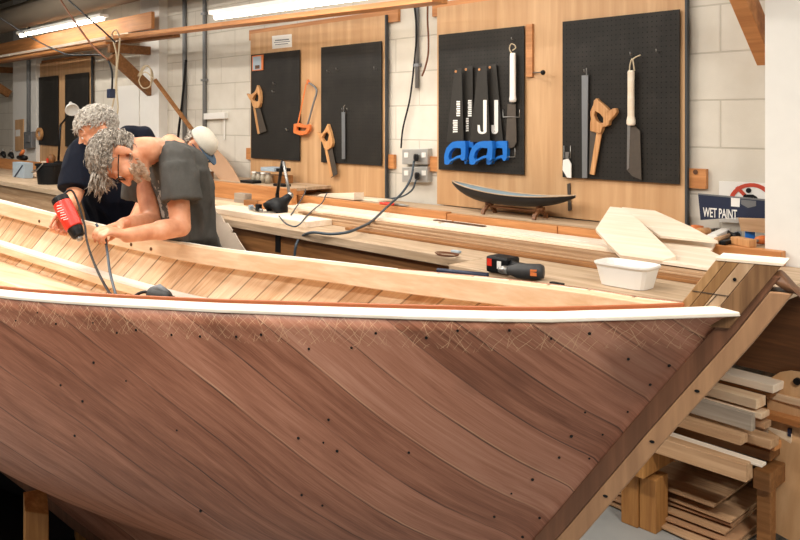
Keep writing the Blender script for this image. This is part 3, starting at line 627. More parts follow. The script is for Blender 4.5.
for k, (a0, a1, mt) in enumerate(lam):
    m = MB(); zb = [interp(SHEER, max(a, 0))-.03 for a in (a0, a1)]
    pts = []
    for b in (.056, -.056):
        for a, z in ((a0, zb[0]), (a1, zb[1])): pts.append((a, z, b))
    f = lambda a, b, z: apt(a-sl*(z-(-.44)), z, b)
    m.hexa([f(a0,.04,zb[0]), f(a1+.0008,.04,zb[1]), f(a1+.0008,-.04,zb[1]), f(a0,-.04,zb[0]), f(a0,.04,top), f(a1+.0008,.04,top), f(a1+.0008,-.04,top), f(a0,-.04,top)])
    P(boat, 'stem_head_lamination', m, MT[['apron1','apron2','apron3','apron4'][k]], bev=.0015)
m = MB(); f0 = lambda a, b, z: apt(a-sl*(z+.44), z, b)
m.hexa([f0(.114,.041,top+.0005), f0(-.024,.041,top+.0005), f0(-.024,-.041,top+.0005), f0(.114,-.041,top+.0005), f0(.114,.041,top+.006), f0(-.024,.041,top+.006), f0(-.024,-.041,top+.006), f0(.114,-.041,top+.006)])
P(boat, 'stem_head_lit_slab', m, MT['pale'], 'pale slab added for the lit top of the stem head')  # pale colour carries the lit look of the end grain
m = MB(); o = B(.045-sl*.09, .0402, H-.35); m.lathe(o, [(.004,0),(.004,.0012),(0,.0012)], 12, M((BC, UP, BN)).transposed().to_4x4()); P(boat, 'bolt_hole', m, MT['black'], 'dark hole in the stem head')
m = MB(); m.tube([f0(.11,.0405,-.385), f0(.03,.0405,-.388)], .0008, 5); m.tube([f0(.055,.0405,-.388), f0(.058,.0405,-.42)], .0008, 5); P(boat, 'pencil_line', m, MT['black'])
# rough end of the outer stem beyond the head
m = MB(); rnd = random.Random(4)
rr = []
for i in range(6):
    a = -.03-.022*i; rr.append((B(a-.05, .0, H-.335-.012*i+rnd.uniform(-.008,.008)), BC*.02+UP*(.016+rnd.uniform(0,.01)), BN*(.034+rnd.uniform(-.004,.003))))
m.stack(rr, 14, 3); P(boat, 'broken_stem_end', m, MT['dark'], 'rough dark end of the outer stem', smooth=True)
# screw holes along the stem edge and below the gunwale, three bolts through the stem
m = MB(); rnd = random.Random(3); spots = []
for i in range(15):
    z = H-.56-.062*i; a = None
    for st in range(200):
        aa = st*.006
        if zk(aa) < z-.0: a = aa; break
    if a is None: continue
    for da in (.045+rnd.uniform(-.012,.012), .115+rnd.uniform(-.02,.02)): 
        if rnd.random() < .75: spots.append((a+da, (zs(a+da)-z+rnd.uniform(-.015,.015))/(zs(a+da)-zk(a+da))))
for i in range(26): a = .25+.1*i+rnd.uniform(-.03,.03); spots.append((a, rnd.uniform(.035,.09)))
for i in range(14): spots.append((rnd.uniform(.4,2.0), rnd.uniform(.15,.7)))
for a, q in spots:
    if not 0 < q < .95: continue
    p = hp(a, q, 1); u = hp(a+.01, q, 1)-p; v = hp(a, q+.01, 1)-p; nn = u.cross(v).normalized()
    if nn.dot(BN) < 0: nn = -nn
    u.normalize(); v = nn.cross(u); P(boat, 'screw_hole', disc(p, u, v, nn, rnd.choice((.0026,.0034,.004))), MT['black'])
for a in (3.2, 3.0, 2.8, 2.6, 3.4, 2.45):
    p = B(a, -(interp(BEAM, a)-.0655), zs(a)-.026); P(boat, 'screw_hole', disc(p, BC, UP, BN, .008, .002), MT['dark'])
for a in (.1, .2, .31, .42):
    z = interp(KEEL, a); P(boat, 'bolt_hole', MB().stack([(B(a-.038, .0295+e, H+z-.027), BC*.006, UP*.0035) for e in (0, .0042)], 9, 2), MT['black'])
# trestle and blocks under the hull
p = pix(37, 560, 3.06); 
def prop(label, x, ytop, Y, w, mat='post', yaw=.5, slant=.03):
    c = pix(x, ytop, Y); r = M.Rotation(yaw, 4, 'Z'); a = r @ V((w/2,0,0)); b = r @ V((0,w*.55,0)); z = c.z; c = V((c.x, c.y, 0)); m = MB()
    m.hexa([c-a-b, c+a-b, c+a+b, c-a+b, c-a-b+UP*(z-.002), c+a-b+UP*(z-.002-slant), c+a+b+UP*(z+slant), c-a+b+UP*(z+slant)])
    return S('prop_block', label, 'prop', m, MT[mat], rot=r, bev=.003, group='props under the hull')
prop('upright wooden prop at the lower left under the hull', 36, 503, 2.78, .075)
prop('small wooden prop tucked right under the keel', 82, 527, 3.15, .05)
# ---------------------------------------------------------------- bench, shelf, beams
BT = 1.05
SJ = ws(462, 1.2)                                        # where the two benches meet
s_end = ws(770, .9)
def bench(label, s0, s1, dfront, mats, apron, legs, dback=.012):
    t = T('workbench', label, 'workbench', W((s0+s1)/2, dfront/2, 0), WROT, 'benches along the wall')
    m = MB(); m.wbox(s0, s1, dback, dfront, BT-.045, BT); P(t, 'bench_top', m, MT['bench'], bev=.004)
    if apron:
        m = MB(); m.wbox(s0+.01, s1-.01, dfront-.075, dfront-.045, BT-.26, BT-.0455); P(t, 'apron', m, MT[mats], bev=.003)
    for s in legs:
        m = MB(); m.wbox(s, s+.09, dfront-.17, dfront-.078, 0, BT-.0455); P(t, 'leg', m, MT['post'], bev=.003)
        m = MB(); m.wbox(s, s+.09, .06, .15, 0, BT-.0455); P(t, 'leg', m, MT['post'], bev=.003)
    return t
tb = bench('long left-hand bench behind the men, carrying the black bucket and lamps', -9.0, SJ-.002, 1.14, 'brown', True, [-8.8,-6.6,-4.4,-2.6,-1.0,SJ-.3])
m = MB(); s = ws(276, 1.11); m.wbox(s-.025, s+.025, 1.095, 1.098, BT-.15, BT-.05); P(tb, 'apron_slot', m, MT['black'], 'dark slot')
m = MB(); m.wbox(ws(-60, 1.1), ws(62, 1.1), 1.0955, 1.112, BT-.24, BT-.052); P(tb, 'drawer', m, MT['tan'], bev=.003)
bench('right-hand bench with the cordless drill, running to the white pillar', SJ+.002, s_end, 1.285, 'dark', False, [], .303)
m = MB(); m.wbox(SJ+.3, s_end-.02, .35, .38, .62, BT-.046)
S('shade_panel', 'dark panel added for the shade under the right bench behind the timber rack', 'panel', m, MT['dark'])  # dark colour gives the shade below the bench
sh = MB(); sh.wbox(-9, s_end, .0005+.044, .30, 1.085, 1.11); S('wall_shelf', 'narrow worn shelf along the wall that carries the model boat', 'shelf', sh, MT['bench'], bev=.002)
def wbeam(name, label, cat, x0, x1, d0, d1, z0, z1, mat, group=None, bev=.002, yaw=0, par=None):
    m = MB(); s0, s1 = ws(x0, d1), ws(x1, d1); c = (s0+s1)/2
    if yaw:
        r = WROT @ M.Rotation(yaw, 4, 'Z'); m.box(W(c, (d0+d1)/2, (z0+z1)/2), V((s1-s0, d1-d0, z1-z0)), r); return S(name, label, cat, m, MT[mat], rot=r, group=group, bev=bev)
    m.wbox(s0, s1, d0, d1, z0, z1); return S(name, label, cat, m, MT[mat], group=group, bev=bev)
GB = 'orange beams along the back of the bench'
wbeam('timber_beam', 'tall orange timber beam along the back of the left bench, behind the bucket and lamp', 'beam', -120, 291, .42, .47, BT+.001, 1.172, 'orange', GB)
wbeam('timber_beam', 'orange timber beam crossed by the cable, below the sockets', 'beam', 289, 446, .305, .352, BT+.001, 1.118, 'orange', GB)
wbeam('timber_beam', 'orange timber beam in front of the model boat', 'beam', 447, 557, .302, .352, BT+.001, 1.111, 'orange', GB)
wbeam('timber_beam', 'orange timber beam beside the white pillar, carrying the small tools', 'beam', 558, 781, .302, .352, BT+.001, 1.112, 'orange', GB)
wbeam('wood_block', 'orange end block closing the tall beam at the step by the lamp cord', 'block', 284, 291, .303, .4195, BT+.071, 1.1495, 'orange')
wbeam('wood_block', 'orange filler board under the plank with the jars, above the wall shelf', 'block', 150, 290.5, .07, .3015, 1.1105, 1.1495, 'orange')
wbeam('plank', 'flat board bridging wall and tall beam under the jars', 'plank', 150, 291, .06, .4195, 1.15, 1.172, 'bench')
# strips stacked on the bench
GS = 'long timber strips stacked on the bench'
strips = [  # x0, x1, d0, d1, z0, z1, mat
 (345, 735, .865, .93, 1.051, 1.064, 'brown', 'brown strip at the very front of the bench stack'),
 (300, 728, .76, .855, 1.051, 1.068, 'tan', 'tan board in the bottom layer behind the brown front strip'),
 (310, 722, .66, .752, 1.051, 1.066, 'tan', 'tan board in the bottom layer in the middle of the stack'),
 (290, 716, .56, .652, 1.051, 1.066, 'pine', 'pine board of the bottom layer behind the middle of the stack'),
 (280, 712, .36, .552, 1.051, 1.064, 'pale', 'wide pale bottom board right in front of the orange beams'),
 (306, 726, .805, .845, 1.0685, 1.079, 'tan', 'front strip of the upper layer, its left end by the lamp'),
 (298, 720, .705, .745, 1.0665, 1.080, 'tan', 'second strip of the upper layer from the front'),
 (320, 712, .662, .692, 1.0665, 1.075, 'brown', 'narrow brown strip of the upper layer in the middle of the stack'),
 (286, 716, .575, .635, 1.0665, 1.079, 'pale', 'pale strip of the upper layer running from the lamp cord to the offcuts'),
 (303, 724, .50, .548, 1.0645, 1.075, 'white_timber', 'whitish strip of the upper layer behind the pale one'),
 (296, 438, .375, .49, 1.0645, 1.079, 'pale', 'short pale board ending left of the model boat stand'),
 (441, 690, .375, .488, 1.0645, 1.078, 'white_timber', 'whitish top board below the model boat'),
 (433, 690, .585, .622, 1.0795, 1.087, 'pale', 'thin pale strip lying on top of the stack left of the offcuts'),
 (433, 483, .43, .46, 1.0795, 1.085, 'dark', 'short dark strip lying loose on the whitish boards'),
]
for x0, x1, d0, d1, z0, z1, mt, lb in strips: wbeam('timber_strip', lb, 'timber', x0, x1, d0, d1, z0, z1, mt, GS, .0015)
wbeam('board', 'thick pale board left of the lamp with its sawn end by the cord', 'board', 205, 305, .86, 1.05, 1.051, 1.085, 'pale', None)
wbeam('board', 'thin pale board lying between the tall beam and the thick pale board', 'board', 196, 290, .66, .84, 1.051, 1.07, 'pine', None)
# items on the shelf and the beams
# model boat
s0, s1 = ws(452, .17), ws(576, .17); L = s1-s0; zc = 1.11
mb_ = T('model_boat', 'dark model boat with a grey inside on a wooden stand', 'model boat', W((s0+s1)/2, .17, zc+.06), WROT)
def mhull(k, dz):
    m = MB(); nu, nv = 30, 12; vs = []
    for i in range(nu+1):
        u = .004+.992*i/nu; w = .075*k*(max(0, 1-abs(2*u-1)**2.4))**.75; top = zc+.122+.037*(2*u-1)**2-.028*(u-.5); bot = zc+.060+.087*abs(2*u-1)**3-.024*(u-.5)*abs(2*u-1)**3+dz
        for j in range(nv+1):
            a = math.pi*j/nv; y = w*math.copysign(abs(math.cos(a))**.75, math.cos(a)); z = top-(top-bot)*math.sin(a)**.85
            vs.append(W(s0+L*u, .17+y, z))
    fs = [(i*(nv+1)+j, i*(nv+1)+j+1, (i+1)*(nv+1)+j+1, (i+1)*(nv+1)+j) for i in range(nu) for j in range(nv)]
    return m.add(vs, fs)
o = P(mb_, 'hull', mhull(1, 0), MT['mboat'], smooth=True)
o = P(mb_, 'lining', mhull(.93, .006), MT['mgrey'], 'grey-blue inside', smooth=True)
for sd in (1, -1):
    m = MB(); pts = []
    for i in range(31):
        u = .004+.992*i/30; w = .075*(max(0, 1-abs(2*u-1)**2.4))**.75; pts.append(W(s0+L*u, .17+sd*w*.97, zc+.124+.037*(2*u-1)**2-.028*(u-.5)))
    m.tube(pts, .0035, 6); P(mb_, 'rail', m, MT['bench'], smooth=True)
st = T('display_stand', 'brown wooden stand with two crossed trestles under the model boat', 'stand', W((s0+s1)/2, .17, zc), WROT)
for x in (489, 540):
    s = ws(x, .17); m = MB()
    for sg in (1, -1):
        m.beam(W(s, .17-sg*.05, zc+.012), W(s, .17+sg*.055, zc+.075+.035), .018, .012)
        m.beam(W(s-.0, .17-sg*.055, zc+.001), W(s, .17-sg*.045, zc+.03), .022, .014)
    P(st, 'trestle', m, MT['stand'])
    m = MB(); m.wbox(s-.02, s+.025, .17-.012, .17+.012, zc+.05, zc+.066); P(st, 'saddle', m, MT['stand'])
m = MB(); m.tube([W(ws(489,.17), .17, zc+.045), W(ws(540,.17), .17, zc+.045)], .007, 8); P(st, 'stretcher', m, MT['stand'])
def wedge(label, poly, d, slope, t, mat, zref, name='offcut', cat='offcut', group=None, n=None):
    p = W(0, d, zref); nrm = n or (UP+NV*slope).normalized(); m = MB(); m.prism([rayplane(x, y, p, nrm) for x, y in poly], -nrm*t)
    return S(name, label, cat, m, MT[mat], group=group, bev=.001)
GO = 'pale offcuts piled on the right of the bench'
wedge('pale offcut with a stepped end lying lowest of the pile', [(640,240),(655,234),(716,241.5),(711,251),(724,257),(717,269),(640,258)], .72, .06, .012, 'pale', 1.10, group=GO)
wedge('pale offcut with a pointed right end lying across the pile', [(622,207),(655,210.5),(690,226),(718,241),(660,235.5),(640,222)], .5, .26, .012, 'pale', 1.15, group=GO)
wedge('big pale offcut with cut corners leaning on top of the pile', [(610,206.5),(625,208),(640,221),(676,256),(662,260.5),(620,255),(608,243),(595.5,229)], .70, .34, .016, 'pale', 1.135, group=GO)
m = MB(); m.prism([W(ws(x, .2), .2, z) for x, z in ((327, 1.119), (364, 1.119), (364, 1.165), (330, 1.135))], NV*.09); S('wood_wedge', 'pale wooden wedge lying on the beam below the middle plywood panel', 'wedge', m, MT['pale'], bev=.001)
m = MB(); m.prism([W(ws(x, .1), .1, z) for x, z in ((364, 1.113), (392, 1.113), (392, 1.125), (364, 1.121))], NV*.12); S('wood_sliver', 'thin pale sliver beside the wooden wedge', 'offcut', m, MT['pale'])
t = T('pliers', 'pliers with red grips on the beam beneath the cable', 'pliers', wp(393, 205, .30), WROT)
zb = 1.1185
for sg in (1, -1):
    m = MB(); m.tube(curve([W(ws(383,.32), .325+sg*.02, zb+.008), W(ws(390,.32), .325+sg*.016, zb+.008), W(ws(396,.32), .325+sg*.004, zb+.008)], 4), .007, 8); P(t, 'grip', m, MT['red'], smooth=True)
    m = MB(); m.tube([W(ws(396,.32), .325+sg*.004, zb+.008), W(ws(402,.32), .325-sg*.007, zb+.008), W(ws(409,.32), .325-sg*.002, zb+.008)], [.008,.008,.003], 8); P(t, 'jaw', m, MT['steel'], smooth=True)
# WET PAINT sign, no-entry sign and the small tools by the pillar
t = T('sign_board', 'navy sign reading WET PAINT propped beside the pillar', 'sign', W(ws(735, .2), .2, 1.112), WROT)
dsg = .16
m = MB(); m.wpoly([(698,193.5),(800,202.5),(800,221),(764,220),(738,217.5),(700.5,220)], dsg, .006); P(t, 'board', m, MT['navysign'])
m = MB(); m.wpoly([(698,193.3),(800,202.3),(800,204.2),(698,194.6)], dsg+.001, .008); P(t, 'edge', m, MT['grey'])
m = MB(); m.wpoly([(731,197.5),(740,198.2),(739.5,207),(731,206.3)], dsg+.001, .0008); P(t, 'tape', m, MT['paper'], 'pale tape')
m = MB(); m.wpoly([(741,199.5),(756,201),(756,206),(748,208),(741,204)], dsg+.001, .0008); P(t, 'emblem', m, MT['grey'], 'worn grey emblem')
cu = bpy.data.curves.new('text', 'FONT'); cu.body = 'WET PAINT'; cu.extrude = .0006; cu.offset = .012
to = bpy.data.objects.new('text', cu); C.objects.link(to); bpy.context.view_layer.update()
me = bpy.data.meshes.new_from_object(to.evaluated_get(bpy.context.evaluated_depsgraph_get())); bpy.data.objects.remove(to)
a, b, c = wp(703, 216.4, dsg+.002), wp(737, 219.2, dsg+.002), wp(703, 207.3, dsg+.002)
xs = [v.co.x for v in me.vertices]; x0, x1 = min(xs), max(xs); ys = max(v.co.y for v in me.vertices)
m = MB(); m.add([a+(b-a)*((v.co.x-x0)/(x1-x0))+(c-a)*(v.co.y/ys)+NV*(v.co.z) for v in me.vertices], [list(p.vertices) for p in me.polygons]); P(t, 'lettering', m, MT['paper'], 'white WET PAINT lettering')
t = T('prohibition_sign', 'round red-ringed prohibition sign half hidden behind the navy sign', 'sign', W(ws(750, .02), .02, 1.112), WROT)
cx, cy, rx, ry = 751, 202, 22.5, 19
el = lambda k, n=40: [(cx+rx*k*math.cos(2*math.pi*i/n), cy+ry*k*math.sin(2*math.pi*i/n)) for i in range(n)]
m = MB(); m.wpoly([(719,181),(790,184),(790,226),(719,222)], .012, .004); P(t, 'backing', m, MT['white_wall'])
m = MB(); m.wpoly(el(.97), .014, .0015); P(t, 'face', m, MT['paper'])
m = MB(); m.wring(el(1), el(.80), .0165, .002); P(t, 'ring', m, MT['signred'], 'red ring')
m = MB(); m.wpoly([(735,188),(738,186),(768,216),(765,218)], .016, .0015); P(t, 'slash', m, MT['signred'], 'red slash')
m = MB(); m.wpoly([(748.5+2.8*math.cos(i*.524), 190.5+2.6*math.sin(i*.524)) for i in range(12)], .0165, .001); m.wpoly([(742,199),(744,194.5),(753,194.5),(757,197),(758,199.5),(755,199),(753,197.5),(753,206),(745,206),(745,198)], .0165, .001); P(t, 'pictogram', m, MT['black'], 'black walking figure')
def loose(name, label, cat, a, b, w, h, mat, tip=None, bev=.003, d=None, group=None, z=1.1125):
    w *= 1.4; h *= 1.5; pa, pb = rayplane(*a, V((0,0,z+h/2)), UP), rayplane(*b, V((0,0,z+h/2)), UP)
    t = T(name, label, cat, V(((pa.x+pb.x)/2, (pa.y+pb.y)/2, z)), WROT, group)
    if tip:
        q = pa.lerp(pb, .5); m = MB(); m.tube([pa, pa.lerp(q,.4), q], [h*.45, h*.5, h*.4], 10); P(t, 'handle', m, MT[mat], smooth=True)
        m = MB(); m.beam(q, pb, w*.5, h*.25); P(t, 'blade', m, MT[tip])
    else:
        m = MB(); m.beam(pa, pb, w, h); P(t, 'body', m, MT[mat], bev=bev)
    return t
GT = 'small tools heaped beside the pillar'
loose('chisel', 'orange-handled chisel nearest the left edge of the navy sign', 'chisel', (691,228.5), (716,230), .03, .026, 'orangep', 'steel', group=GT)
loose('chisel', 'pale wooden-handled chisel in the tool heap below the orange chisel', 'chisel', (694,233), (722,228.5), .03, .026, 'handle', 'blade', group=GT)
loose('block', 'small whitish block among the tools below the navy sign', 'block', (712,239), (726,232), .03, .024, 'white', group=GT)
loose('plane_block', 'orange painted block in front of the left part of the navy sign', 'block', (720,226.5), (735,228), .04, .03, 'orangep', group=GT)
loose('clamp_grip', 'bright blue plastic grip left of the orange block', 'grip', (705,225), (716,226), .03, .028, 'blue', group=GT)
t = T('hammer', 'dark-headed hammer among the tools below the navy sign', 'hammer', rayplane(732, 234, V((0,0,1.1125)), UP), WROT, GT)
a, b, c = [rayplane(x, y, V((0,0,1.13)), UP) for x, y in ((724,233), (737,236), (716,240))]
m = MB(); m.tube([a, a.lerp(b,.3), a.lerp(b,.45), a.lerp(b,.75), b], [.017,.017,.012,.012,.019], 10); P(t, 'head', m, MT['black'], smooth=True)
m = MB(); m.tube([a.lerp(b,.5), c], [.008,.012], 8); P(t, 'handle', m, MT['tan'], smooth=True)
t = T('spray_can_cap', 'light blue round cap beside the hammer', 'cap', rayplane(737, 238, V((0,0,1.1125)), UP), WROT)
m = MB(); m.lathe(rayplane(738, 237, V((0,0,1.1125)), UP), [(.0,.0),(.016,0),(.016,.02),(.013,.024),(0,.024)], 16); P(t, 'shell', m, MT['lbox'], smooth=True)
loose('clamp_grip', 'bright blue plastic grip in front of the brown board by the pillar', 'grip', (745,236), (755,236.5), .04, .03, 'blue', group=GT)
loose('chisel', 'orange-handled chisel half behind the pillar', 'chisel', (766,239.5), (748,241), .03, .026, 'orangep', 'steel', group=GT)
loose('block', 'orange wooden block in front of the blue grip by the pillar', 'block', (734,240), (753,243.5), .03, .022, 'handle', group=GT)
loose('rasp', 'dark flat rasp at the front of the tool heap', 'rasp', (722,243), (737,240), .02, .012, 'black', group=GT)
m = MB(); m.wpoly([(738,218),(775,219),(775,234),(741,231)], .20, .018); S('board', 'brown board standing in front of the right part of the navy sign', 'board', m, MT['tan'], bev=.001)
# bench front items
def on(x, y, z=BT): return rayplane(x, y, V((0,0,z)), UP)
t = T('cordless_drill', 'black cordless drill with red and white patches lying on the bench', 'drill', on(518, 268), WROT)
zc2 = BT+.002
pb_ = on(502, 264, BT+.035); pd = on(515, 262, BT+.035); pe = on(546, 266.5, BT+.03)
dr = lambda p, q: (q-p).normalized()
ax = RV
m = MB(); m.hexa([pb_+RV*a+NV*b+UP*c for c in (-.034,.03) for a, b in ((-.058,-.05),(.05,-.05),(.05,.03),(-.058,.03))]); P(t, 'battery', m, MT['black'], bev=.008)
m = MB(); m.hexa([pb_+RV*a+NV*b+UP*c for c in (-.008,.02) for a, b in ((-.05,.0303),(-.027,.0303),(-.027,.0315),(-.05,.0315))]); P(t, 'red_patch', m, MT['red'], 'red patch')
m = MB(); m.hexa([pb_+RV*a+NV*b+UP*c for c in (-.014,.016) for a, b in ((-.0,.0303),(.02,.0303),(.02,.0315),(-.0,.0315))]); P(t, 'white_patch', m, MT['white'], 'white patch')
g0, g1 = pb_+RV*.03+UP*.0-NV*.005, pb_+RV*.125+NV*.02-UP*.004
m = MB(); m.tube([g0, g0.lerp(g1,.4), g1], [.027,.021,.026], 12); P(t, 'grip', m, MT['black'], smooth=True)
h0, h1 = pb_+RV*.075+NV*.06-UP*.006, pb_+RV*.20-NV*.0-UP*.004
m = MB(); m.tube([h0, h0.lerp(h1,.12), h0.lerp(h1,.3), h0.lerp(h1,.9), h1], [.016,.02,.029,.030,.024], 14); P(t, 'motor_housing', m, MT['drillgrey'], smooth=True)
m = MB(); hd = (h1-h0).normalized(); m.tube([h0-hd*.035, h0-hd*.02, h0], [.009,.015,.017], 12); P(t, 'chuck', m, MT['steel'], 'steel chuck', smooth=True)
q = h0.lerp(h1,.86); m = MB(); m.hexa([q+hd*a+UP*c+NV*b for c in (-.012,.012) for a, b in ((-.012,.026),(.012,.026),(.012,.0325),(-.012,.0325))]); P(t, 'side_badge', m, MT['orangep'], 'orange badge')
t = T('plastic_tub', 'shallow white plastic tub on the bench edge below the offcuts', 'tub', on(626, 291), WROT)
c = on(627, 286); m = MB()
m.stack([(c+UP*z, RV*a, NV*b) for z, a, b in ((.002,.088,.05),(.07,.105,.062),(.078,.112,.068),(.084,.112,.068),(.084,.104,.061),(.078,.101,.058),(.01,.084,.046))], 32, 5); P(t, 'body', m, MT['white'], smooth=False, bev=0)
m = MB(); a, b = on(437.5, 270.5, BT+.012), on(488, 275.5, BT+.012); m.tube([a, a.lerp(b,.5), b], .010, 10); S('marker_tube', 'thin dark blue tube lying on the bench front edge left of the drill', 'tube', m, MT['navysign'], smooth=True)
wbeam('block', 'small brown block at the bench front edge under the drill', 'block', 489, 500, 1.2, 1.275, 1.051, 1.078, 'brown')
m = MB(); rnd = random.Random(5); c = on(447, 255, BT+.006)
for k in range(3): m.tube(curve([c+RV*(.05*math.cos(a)*(1+.15*k))+NV*(.035*math.sin(a))+UP*(.003*k) for a in [i*.7 for i in range(10)]], 3), .0018, 6)
S('wire_coil', 'loose coil of brown wire on the bench left of the drill', 'wire', m, MT['rust'], smooth=True)
m = MB(); m.box(on(456, 251.5, BT+.006), V((.05,.02,.01)), WROT); S('metal_scrap', 'small bluish metal scrap beside the wire coil', 'scrap', m, MT['lbox'], bev=.002)
m = MB(); m.box(on(557, 283.5, BT+.005), V((.055,.02,.008)), WROT); S('marker', 'short dark marker at the bench edge right of the drill', 'marker', m, MT['black'], bev=.002)
# desk lamp on the bench
t = T('desk_lamp', 'black jointed desk lamp bent down over the pale boards', 'lamp', on(292, 206, 1.051), WROT)
dl = .80
tip, neck = wp(277, 208.5, dl+.08), wp(289.5, 196, dl)
dn = (tip-neck).normalized()
m = MB(); L_ = (tip-neck).length; zz = dn; xx = zz.orthogonal().normalized(); yy = zz.cross(xx); rt = M((xx, yy, zz)).transposed().to_4x4()
m.lathe(neck, [(.02,-.01),(.026,.02),(.034,.05),(.060,.075),(.075,.11),(.082,.15),(.078,.15),(.06,.09),(.0,.06)], 24, rt); P(t, 'lamp_shade', m, MT['black'], smooth=True)
m = MB(); m.ell(neck-dn*.005, (.022,.022,.022)); P(t, 'shade_joint', m, MT['steel'], smooth=True)
m = MB(); m.tube([neck+UP*.01, wp(283.5, 162, dl-.03)], .010, 8); P(t, 'upper_arm', m, MT['steel'], 'pale upper arm', smooth=True)
m = MB(); m.tube([wp(282.5, 161, dl-.03), wp(277.3, 194, dl-.08)], .011, 8); P(t, 'lower_arm', m, MT['black'], smooth=True)
bp = wp(277.3, 194, dl-.08); bz = 1.051
m = MB(); m.lathe(V((bp.x,bp.y,1.0705)), [(0,0),(.055,0),(.055,.018),(.02,.026),(.013,.028),(.013,bp.z-1.0705+.005),(0,bp.z-1.0705+.005)], 24); P(t, 'base', m, MT['black'], smooth=False)
cab('thin grey lamp cord looping over the bench stack from the wall side', [wp(306,186,.22), onz(304.5,193.5,1.14), onz(299,203,1.10), onz(295,209,1.085), onz(291,215,1.09)], .004)
cab('thin grey cord running from the whitish boards down to the lamp shade', [wp(327,193,.30), onz(325,197,1.125), onz(322,203,1.1), onz(313,210,1.085), onz(305,218,1.09), onz(300,224,1.092), onz(294,226.5,1.091), onz(285,223,1.091), onz(279,216,1.1)], .004)
# things on the back board and bench between the lamp and the capped man
def bx(name, label, cat, x0, x1, y0, z0, d, dep, mat, bev=.003, group=None):
    m = MB(); z1 = wz((x0+x1)/2, y0, d+dep); m.wbox(ws(x0, d+dep), ws(x1, d+dep), d, d+dep, z0, max(z1, z0+.01)); return S(name, label, cat, m, MT[mat], bev=bev, group=group)
ZB2 = 1.173
bx('carton', 'light blue carton on top of the jars left of the lamp', 'box', 260.5, 274, 167.5, 1.262, .16, .12, 'lbox')
bx('carton', 'dark box at the right of the light blue carton', 'box', 274.5, 280, 168.5, 1.262, .16, .10, 'black')
bx('carton', 'greyish carton under the light blue carton', 'box', 259, 272, 175, ZB2, .14, .11, 'tan')
bx('carton', 'brown carton under the dark box', 'box', 272.8, 281, 175.5, ZB2, .14, .11, 'brown')
for i, (x, y) in enumerate([(254,181),(258.5,182),(263,183),(268,183.5)]):
    m = MB(); c = wp(x, y+5, .30); c.z = ZB2; m.lathe(c, [(0,0),(.024,0),(.024,.05),(.016,.062),(.016,.07),(.0,.07)], 14); t = T('jar', ['glass jar nearest the black tape tin','glass jar second from the black tape tin','glass jar third from the black tape tin','glass jar nearest the lamp arm'][i], 'jar', c, WROT, 'jars on the back board')
    P(t, 'body', m, MT['glass'], smooth=True); m = MB(); m.lathe(c+UP*.0702, [(0,0),(.019,0),(.019,.012),(0,.012)], 14); P(t, 'lid', m, MT['steel' if i % 2 else 'white'])
bx('tin', 'black flat tin on the board between the curved panel and the jars', 'tin', 240, 252.5, 180.5, ZB2, .31, .09, 'black')
bx('tin', 'small black tin right behind the lamp arm', 'tin', 273, 283, 184, ZB2, .33, .07, 'black')
bx('wood_block', 'upright grey-brown wooden block on the bench before the tall beam', 'block', 234, 244.5, 193.5, 1.0705, .62, .06, 'greywood')
bx('wood_block', 'low brown wooden block beside the upright grey one', 'block', 243.5, 256, 200.5, 1.0705, .68, .06, 'brown')
bx('sanding_block', 'orange-brown sanding block left of the lamp shade', 'block', 258, 268, 202, 1.0705, .72, .06, 'orange')
t = T('clamp', 'small steel and black clamp lying on the boards left of the lamp', 'clamp', on(256, 209, 1.087), WROT)
a, b = on(251, 208, 1.10), on(262, 210.5, 1.10)
m = MB(); m.tube([a, b], .009, 8); P(t, 'bar', m, MT['steel'], smooth=True)
m = MB(); m.box(a.lerp(b,.7)+UP*.012, V((.035,.03,.045)), WROT); P(t, 'jaw', m, MT['black'], bev=.005)
m = MB(); m.box(a+UP*.004, V((.02,.03,.03)), WROT); P(t, 'jaw', m, MT['lbox'], bev=.004)
# curved panel leaning on wall, grey notched board leaning on bench
def lean(name, label, cat, poly, dbot, zbot, dtop, ztop, t, mat):
    n = (NV*(ztop-zbot)+UP*(dbot-dtop)).normalized(); m = MB(); m.prism([rayplane(x, y, W(0, dbot, zbot), n) for x, y in poly], -n*t); return S(name, label, cat, m, MT[mat], bev=.001)
lean('curved_panel', 'brown curved panel leaning on the wall beside the capped man', 'panel', [(196,140),(206,142),(215,147.5),(224,156.5),(232,167),(240.5,182),(222,182.5),(211,170),(200,158)], .34, 1.19, .10, 1.51, .012, 'board')
lean('notched_board', 'grey-brown board with a notched edge leaning on the bench beside the grey t-shirt', 'board', [(205,204.5),(211,207),(217,213.5),(220.5,215),(224.5,223),(227,222.5),(231.5,229.5),(230.5,233),(234,232.5),(238,240),(246,252),(292,330),(205,330)], 1.50, .35, 1.16, 1.15, .012, 'greyboard')
bx('scrap_box', 'dark brown box behind the capped man beside the curved panel', 'box', 194, 209, 171, ZB2, .37, .045, 'dark')
